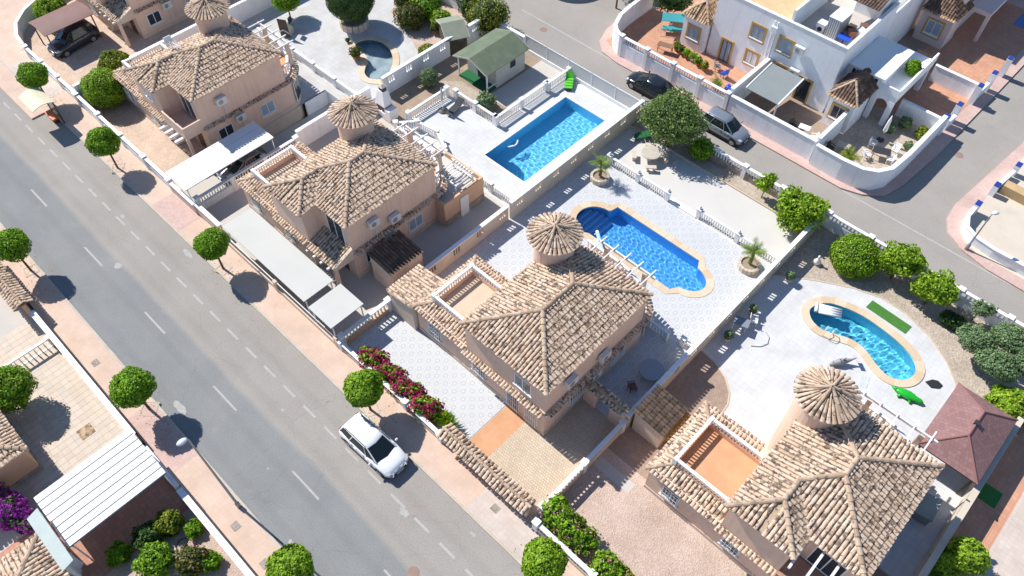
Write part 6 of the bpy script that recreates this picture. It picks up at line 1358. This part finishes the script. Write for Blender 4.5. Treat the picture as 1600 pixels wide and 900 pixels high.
def roof_clutter():
    r = thing('storage_cabinet','grey louvred storage cabinet on the white roof terrace','cabinet',(-8.35,46.6,5.34),.0); MB().box(-.5,-.9,0,.5,.9,1.7).make('body', M['grey_metal'], r)
    for i in range(6): MB().box(-.5+i*.17,-.92,.05,-.44+i*.17,-.9,1.65).make('louvre', M['shutter_white'], r)
    MB().box(-.55,-.95,1.7,.55,.95,1.76).make('lid', M['white'], r)
    r = thing('washing_machine','white washing machine beside the louvred cabinet','washing machine',(-9.3,46.0,5.34)); MB().box(-.35,-.35,0,.35,.35,.85).make('body', M['white'], r); MB().tube((0,-.35,.4),(0,-.37,.4),.2,.2,14).make('door', M['dark_metal'], r)
    r = thing('roof_table','blue table on the white roof terrace','table',(-7.2,45.6,5.34)); MB().box(-.5,-.4,.68,.5,.4,.72).make('table_top', M['blue_plastic'], r); MB().box(-.04,-.04,0,.04,.04,.68).make('leg', M['dark_metal'], r)
    for k,(x,y,c,lb) in enumerate(((-7.6,47.8,M['dark_wood'],'dark crate among the roof terrace clutter'),(-6.9,48.4,M['brown_sheet'],'brown crate among the roof terrace clutter'),(-7.2,47.0,TERRA,'red box among the roof terrace clutter'),(-6.7,47.4,M['white'],'white box among the roof terrace clutter'))):
        o = thing('storage_box',lb,'box',(x,y,5.34),k*.4); MB().box(-.3,-.25,0,.3,.25,.4+.1*k).make('body', c, o); MB().box(-.32,-.27,.402+.1*k,.32,.27,.45+.1*k).make('lid', c, o)
roof_clutter()
# awning over the shaded terrace
def awning():
    r = thing('awning','grey retractable awning over the shaded terrace','awning',(0,0,0)); a,b,y0,y1 = -11.2,-8.35,39.7,43.3
    MB().hexa([(a,y0,2.25),(b,y0,2.25),(b,y1,2.7),(a,y1,2.7),(a,y0,2.3),(b,y0,2.3),(b,y1,2.75),(a,y1,2.75)]).make('canopy', surf('grey_fabric',(0.24,0.265,0.27),.8,.04), r)
    for x in (a-.12,b+.02): MB().hexa([(x,y0,2.22),(x+.1,y0,2.22),(x+.1,y1,2.68),(x,y1,2.68),(x,y0,2.34),(x+.1,y0,2.34),(x+.1,y1,2.8),(x,y1,2.8)]).make('side_rail', M['white_metal'], r)
    for x in (a,b): MB().box(x-.05,y0,.12,x+.05,y0+.1,2.22).make('post', M['white_metal'], r)
awning()
plain_wall('high white wall beside the grey awning', [(-11.85,38.5),(-11.85,43.9)], 2.6, .22, zb=.1)
bal_wall('white balustrade with four broad pillars beside the terracotta yard', -23.0,38.4,-12.0,38.4, 1.5, 2.1, 'white_wall', 5, th=.24, sp=.24)
plain_wall('curved white wall at the corner of the terracotta yard', [(-25.4,46),(-25.3,42.5),(-25.1,40.8),(-24.5,39.3),(-23.9,38.75),(-23.1,38.4)], 2.1, .24, zb=.0)
plain_wall('white wall in front of the shaded terrace', [(-11.7,38.4),(-3.9,38.4)], 2.1, .24, zb=.0)
plain_wall('white dividing wall at the end of the shaded terrace', [(-3.9,38.6),(-3.9,42.8)], 2.3, .2, zb=.1)
plain_wall('curved white corner wall of the shaded garden', [(-3.75,38.1),(-1.4,38.05),(.1,38.2),(1.0,38.7),(1.6,39.7),(1.8,42),(1.9,48.0)], 2.1, .24, zb=0)
plain_wall('white wall between the corner garden and terracotta drive', [(-1.6,48.0),(1.8,48.0)], 1.7, .2, zb=.1)
plain_wall('white wall between the two terracotta drives', [(-1.7,54.1),(2.2,54.1)], 1.7, .2, zb=.1)
for k,(x,y) in enumerate(((1.95,48.3),(2.05,50.4),(2.25,53.8),(2.4,56.2),(2.55,59.0))):
    r = thing('gate_pillar',['white gate pillar with blue cap nearest the corner garden','white gate pillar with blue cap, second up the side street','white gate pillar with blue cap, third up the side street','white gate pillar with blue cap, fourth up the side street','white gate pillar with blue cap at the far end'][k],'pillar',(x,y,.1)); MB().box(-.22,-.3,0,.22,.3,1.75).make('shaft', M['white_wall'], r); MB().box(-.2,-.28,1.75,.2,.28,1.82).make('cap', plain('blue_glaze',(0.02,0.05,0.28),.4), r)
plain_wall('low white wall up the side street past the gates', [(2.1,49.0),(2.2,50.0)], 1.1, .2, zb=.1); plain_wall('low white wall between the last blue-capped pillars', [(2.3,54.2),(2.4,55.8)], 1.1, .2, zb=.1)
for k,(x,y) in enumerate(((7.75,41.9),(7.95,44.7),(8.25,47.9),(8.5,50.0))):
    r = thing('gate_pillar',['short blue-capped pillar nearest the street corner lamp','short blue-capped pillar second from the corner lamp','short blue-capped pillar third from the corner lamp','short blue-capped pillar at the frame edge'][k],'pillar',(x,y,.1)); MB().box(-.2,-.28,0,.2,.28,1.0).make('shaft', M['white_wall'], r); MB().box(-.2,-.28,1.0,.2,.28,1.07).make('cap', plain('blue_glaze',(0.02,0.05,0.28),.4), r)
plain_wall('low white wall round the cream corner yard', [(7.7,41.6),(7.7,40.4),(8.1,39.4),(9.0,38.9),(10.4,38.7),(24,38.7)], .95, .2, zb=0)
plain_wall('low white wall along the side street by the cream yard', [(7.98,45.1),(8.22,47.5)], .8, .18, zb=.1)
o = MB().box(8.3,45.2,.12,10.2,46.0,.9).make('bench_planter', surf('ochre_stone',(0.55,0.38,0.20),.9)); tag(o,'sandy masonry planter in the cream corner yard','planter')
def pink_house():
    r = thing('pink_house','pale pink house with brown tiled bay at the top edge','house',(0,0,0)); MB().prism(rect(-12,60.6,-3.1,78),.1,6.2,False).make('wall', M['pink_wall'], r); MB().box(-12.1,60.5,6.2,-3.0,78,6.3).make('roof_slab', M['beige_floor'], r)
    a,b,yy = -5.7,-2.7,58.6; MB().prism(rect(a+.15,yy+.15,b-.15,61),.1,3.1,False).make('bay_wall', M['pink_wall'], r); mid = (a+b)/2; zt = 4.5
    fs = [[(a,yy,3.1),(b,yy,3.1),(mid,yy+1.5,zt)],[(b,yy,3.1),(b,62,3.1),(mid,62,zt),(mid,yy+1.5,zt)],[(a,62,3.1),(a,yy,3.1),(mid,yy+1.5,zt),(mid,62,zt)]]; br = roof_shell(fs,r,0,M['turret_bed'],'bay_roof'); sp = []
    for f in fs: sp += tile_spots(f,random.Random(2))
    spots_to_objs(sp,br,'tile_dark',0,None); spots_to_objs(line_row(a,yy+.1,b,yy+.1,3.16,(0,-1),random.Random(8)),br,'tile_orange',0,None)
    window(r,'x',mid,1.3,1.3,yy+.15,1.05,'shutter','white_metal',0,True,-1,'ochre'); aircon(r,'x',-6.5,3.6,60.6,-1); window(r,'y',64.5,1.2,1.3,-3.1,3.6,'shutter','white_metal',0,True,1,'ochre')
    MB().prism(rect(-3.0,62,-1.0,72),2.6,3.0).make('terrace_slab', M['pink_wall'], r); MB().box(-1.3,62,.1,-1.0,62.3,2.6).make('arch_pillar', M['pink_wall'], r)
pink_house()
def outside_steps():
    r = thing('masonry_bench','cream masonry counter between the two white houses','counter',(-2.6,54.6,.12)); MB().box(-1.2,0,0,.4,1.0,1.1).make('body', M['cream_wall'], r); MB().box(-1.25,-.05,1.1,.45,1.05,1.2).make('worktop', M['terracotta'], r)
outside_steps()
slab('far_pool_water', rect(0.3,67,3.6,78), .14, plain('far_pool_blue',(0.02,0.14,0.45),.1)); 
# terrace furniture beyond the lane
table('white table with clutter on the shaded terrace', -5.9,40.6,.2,M['white'],.9,.6,.13); chair('dark chair beside the cluttered white table', -6.8,40.5,1.2,M['dark_metal'],.13); chair('white chair at the end of the shaded terrace', -4.9,40.4,-1.0,M['white'],.13)
table('dark table in the corner garden', -.1,42.4,.4,M['dark_metal'],1.3,.8,.13)
for k,(x,y,a) in enumerate(((-.9,41.6,2.4),(.7,42.4,-1.2),(.5,43.6,.0),(-1.1,43.0,1.6))): chair(['white chair at the dark table nearest the curved wall','white chair between the dark table and wall','white chair on the far side of the dark table','white chair on the house side of the dark table'][k],x,y,a,M['white'],.13,'white chairs at the dark table')
def closed_parasol():
    r = thing('closed_parasol','closed white parasol standing in the corner garden','parasol',(-1.0,44.3,.13)); MB().tube((0,0,0),(0,0,1.0),.03,.03,8).make('pole', M['grey_metal'], r); MB().lathe([(.06,.8),(.17,1.0),(.12,2.0),(.03,2.5)],10).make('folded_canopy', M['white'], r, True); MB().lathe([(.3,0),(.3,.07),(.1,.12)],14).make('base', M['dark_metal'], r)
closed_parasol()
table('small white table behind the palm in the corner garden', -2.6,40.9,.1,M['cream_wall'],1.0,.7,.13); chair('dark chair at the small white table', -3.3,40.3,1.4,M['dark_metal'],.13)
palm('cycad','lime-green palm in the corner garden', (-1.6,39.8,.13), .9,26,1.1,21,'palm','leaf_yellow'); palm('cycad','small lime-green palm at the end of the corner garden', (-3.0,39.5,.13), .4,18,.7,22,'palm','leaf_yellow')
for k,(x,y,s,lb) in enumerate(((1.2,46.6,.7,'olive bush against the corner garden wall'),(-.4,46.9,.6,'dark plant by the white garden wall'),(1.0,44.9,.4,'tiny bush by the curved garden wall'),(-1.0,45.6,.5,'potted bush under the arch'))): shrub('garden_bush',lb,(x,y,.12),[(0,0,s*.9,s*.8,s*.8,s*.8)],'leaf_pine' if k else 'leaf_yellow',1300,.10,120+k,lump=.2,inward=.5,core=.6)
shrub('garden_bush','green bush in the white roof terrace corner',(-2.3,49.5,3.0),[(0,0,.6,.6,.6,.6)],'leaf_clip',1300,.10,126)
for k,(x,y) in enumerate(((-19.8,42.4),(-19.2,42.3),(-18.6,42.2),(-17.9,42.2),(-17.2,42.0),(-16.4,41.8))): flower_pot(['potted plant furthest from the door on the terracotta yard','red potted plant second from the yard corner','potted plant third along the white bay wall','white potted lime plant along the bay wall','potted yellow plant below the bay','large yellow potted plant near the blue door'][k],x,y,TERRA if k != 3 else M['white'],1.05,['leaf_yellow','leaf_red','leaf_clip','leaf_lime','leaf_clip','leaf_yellow'][k],380,.13)
palm('potted_palm','potted palm with a red bowl on the terracotta yard',(-14.2,40.4,.4),.5,16,.85,31,'palm','palm'); flower_pot('red bowl under the potted palm', -14.2,40.4,TERRA,1.5,'leaf_clip',20,.13)
for k,(x,y,a,m) in enumerate(((-15.6,42.6,2.4,'grey_metal'),(-14.6,42.2,-1.9,'blue_plastic'))): chair(['wheeled grey chair near the blue door','blue chair near the ochre window'][k],x,y,a,M[m],.13,None,1.0)
def ball(): 
    r = thing('gas_bottle','round blue gas bottle on the terracotta yard','gas bottle',(-13.3,40.9,.13)); MB().lathe([(.2,0),(.28,.1),(.3,.3),(.24,.5),(.1,.58)],14).make('body', M['blue_plastic'], r, True); MB().lathe([(.12,.56),(.12,.68)],10).make('collar', M['blue_plastic'], r)
ball()
table('wooden trestle table on the terracotta yard by the bay', -20.4,41.5,.3,surf('weathered_wood',(0.25,0.15,0.10),.9),1.4,.6,.13)
def swing():
    r = thing('garden_swing','turquoise swing seat at the back of the terracotta yard','swing',(-21.5,44.2,.13),.6); t = plain('turquoise_fabric',(0.04,0.30,0.32),.7); MB().hexa([(-1.2,-.5,1.5),(1.2,-.5,1.5),(1.2,.4,1.75),(-1.2,.4,1.75),(-1.2,-.5,1.54),(1.2,-.5,1.54),(1.2,.4,1.79),(-1.2,.4,1.79)]).make('canopy', t, r); MB().box(-1.0,-.3,.42,1.0,.3,.52).make('seat', t, r)
    for s in (-1.15,1.15): MB().path([(s,-.6,0),(s,0,1.6),(s,.6,0)],.03).make('leg', M['white_metal'], r)
swing()
shrub('garden_tree','shady tree behind the turquoise swing',(-23.3,45.6,.12),[(0,0,2.4,1.5,1.4,1.3),(.9,.5,2.0,1,1,.9)],'leaf_dark',5200,.13,130,(.1,1.5),'tree',.2,.6,inward=.5)
def yard_gate():
    r = thing('yard_gate','white double gate with scrolled top at the terracotta yard corner','gate',(-25.3,41.2,.1),PI/2)
    for s in (0,1.35): MB().box(s,-.03,.1,s+1.3,.03,1.5).make('gate_leaf', M['white_metal'], r)
    for s in (-.2,2.75): p = MB().box(s-.18,-.18,0,s+.18,.18,1.7).make('pillar', M['white_wall'], r); MB().box(s-.22,-.22,1.7,s+.22,.22,1.78).make('cap', plain('blue_glaze',(0.02,0.05,0.28),.4), p)
yard_gate() if 0 else None
# curved white building at the top with a green door
def corner_house():
    r = thing('corner_house','white rounded house corner with a green door at the top edge','house',(0,0,0)); MB().prism(arc(-36.2,44.0,3.2,3.4,-90,0,8)+[(-33,70),(-60,70),(-60,40.6)],.1,3.4,False).make('wall', M['white_wall'], r); MB().box(-33.02,44.5,.12,-32.94,45.6,2.2).make('door', M['green_dark'], r)
corner_house()
for k,(x,y,s) in enumerate(((-29.8,46.5,1.8),(-27.8,43.8,1.0))): shrub('street_shade_tree',['tree whose shadow falls over the lane junction','small tree beside the lane junction'][k],(x,y,.1),[(0,0,3.0,s,s,s*.8),(s*.5,.3,2.6,s*.7,s*.7,s*.6)],'leaf_olive',4200,.14,140+k,(.1,2.0),'tree',.2,.6,inward=.4)

# ---------------------------------------------------------------- houses across the street
def low_house(label, x0, y0, x1, y1, h, seed, wall, key='tile', rise=1.3, nobj=60):
    r = thing('low_house', label, 'house', (x1,y1,0), 0); W_, D = x1-x0, y1-y0; rng = random.Random(seed); o = .25; a = [(-W_-o,-D-o,h),(o,-D-o,h),(o,o,h),(-W_-o,o,h)]; q = min(W_,D)/2
    MB().prism(rect(-W_,-D,0,0),0,h,False).make('wall', M[wall], r); MB().prism(rect(-W_-o,-D-o,o,o),h-.1,h-.005).make('soffit', M['peach_light'], r); MB().prism(rect(-W_,-D,.05,.05),0,.5,False).make('plinth', M['stone'], r)
    if W_ > D: p, s = (-W_+q,-D/2,h+rise), (-q,-D/2,h+rise); fs = [[a[0],a[1],s,p],[a[1],a[2],s],[a[2],a[3],p,s],[a[3],a[0],p]]; rd = [(p,s),(s,a[1]),(s,a[2]),(p,a[3]),(p,a[0])]
    else: p, s = (-W_/2,-D+q,h+rise), (-W_/2,-q,h+rise); fs = [[a[0],a[1],p],[a[1],a[2],s,p],[a[2],a[3],s],[a[3],a[0],p,s]]; rd = [(p,s),(p,a[0]),(p,a[1]),(s,a[2]),(s,a[3])]
    ro = roof_shell(fs,r,0,M['deck'],'roof'); sp = []
    for f in fs: sp += tile_spots(f,rng)
    spots_to_objs(sp,ro,key,nobj,Vector((9.9-x1,-9.76-y1,43)))
    for u,v in rd: ridge_line(u,v,ro,rng)
    window(r,'y',-D*.3,1.2,1.1,0.0,1.0,'glass','white_metal',0,True,1); window(r,'x',-1.6,1.0,1.1,0.0,1.0,'glass','white_metal',0,True,1)
    return r
low_house('low orange-walled house cut by the picture edge across the street', -33,-25,-22.9,-15.35, 2.7, 5, 'orange_wall')
low_house('low tiled house in the bottom corner behind the slatted carport', -17.3,-27,-8.0,-17.1, 2.8, 6, 'white_wall')
def porch_bits():
    r = thing('glazed_porch','pale glazed porch edge beside the slatted carport','porch',(-18.6,-16.9,0)); MB().hexa([(0,0,2.9),(3.9,0,2.9),(3.9,.7,3.15),(0,.7,3.15),(0,0,3.0),(3.9,0,3.0),(3.9,.7,3.25),(0,.7,3.25)]).make('porch_roof', surf('pale_glass_sheet',(0.52,0.58,0.55),.3,.05), r)
    for i in range(5): MB().box(.2+i*.85,.1,0.1,.35+i*.85,.25,2.9).make('post', M['white'], r)
porch_bits()
for k in range(4):
    bx = thing('white_buttress',['white stepped pillar nearest the slatted carport','second white stepped pillar by the shaded drive','third white stepped pillar by the shaded drive','white stepped pillar next to the flower garden'][k],'pillar',(-16.1+.45*k,-16.6-.35*k,.1),.5); MB().box(-.15,-.15,0,.15,.15,1.6-.1*k).make('shaft', M['white_wall'], bx); MB().box(-.2,-.2,1.602-.1*k,.2,.2,1.7-.1*k).make('cap', M['white'], bx)
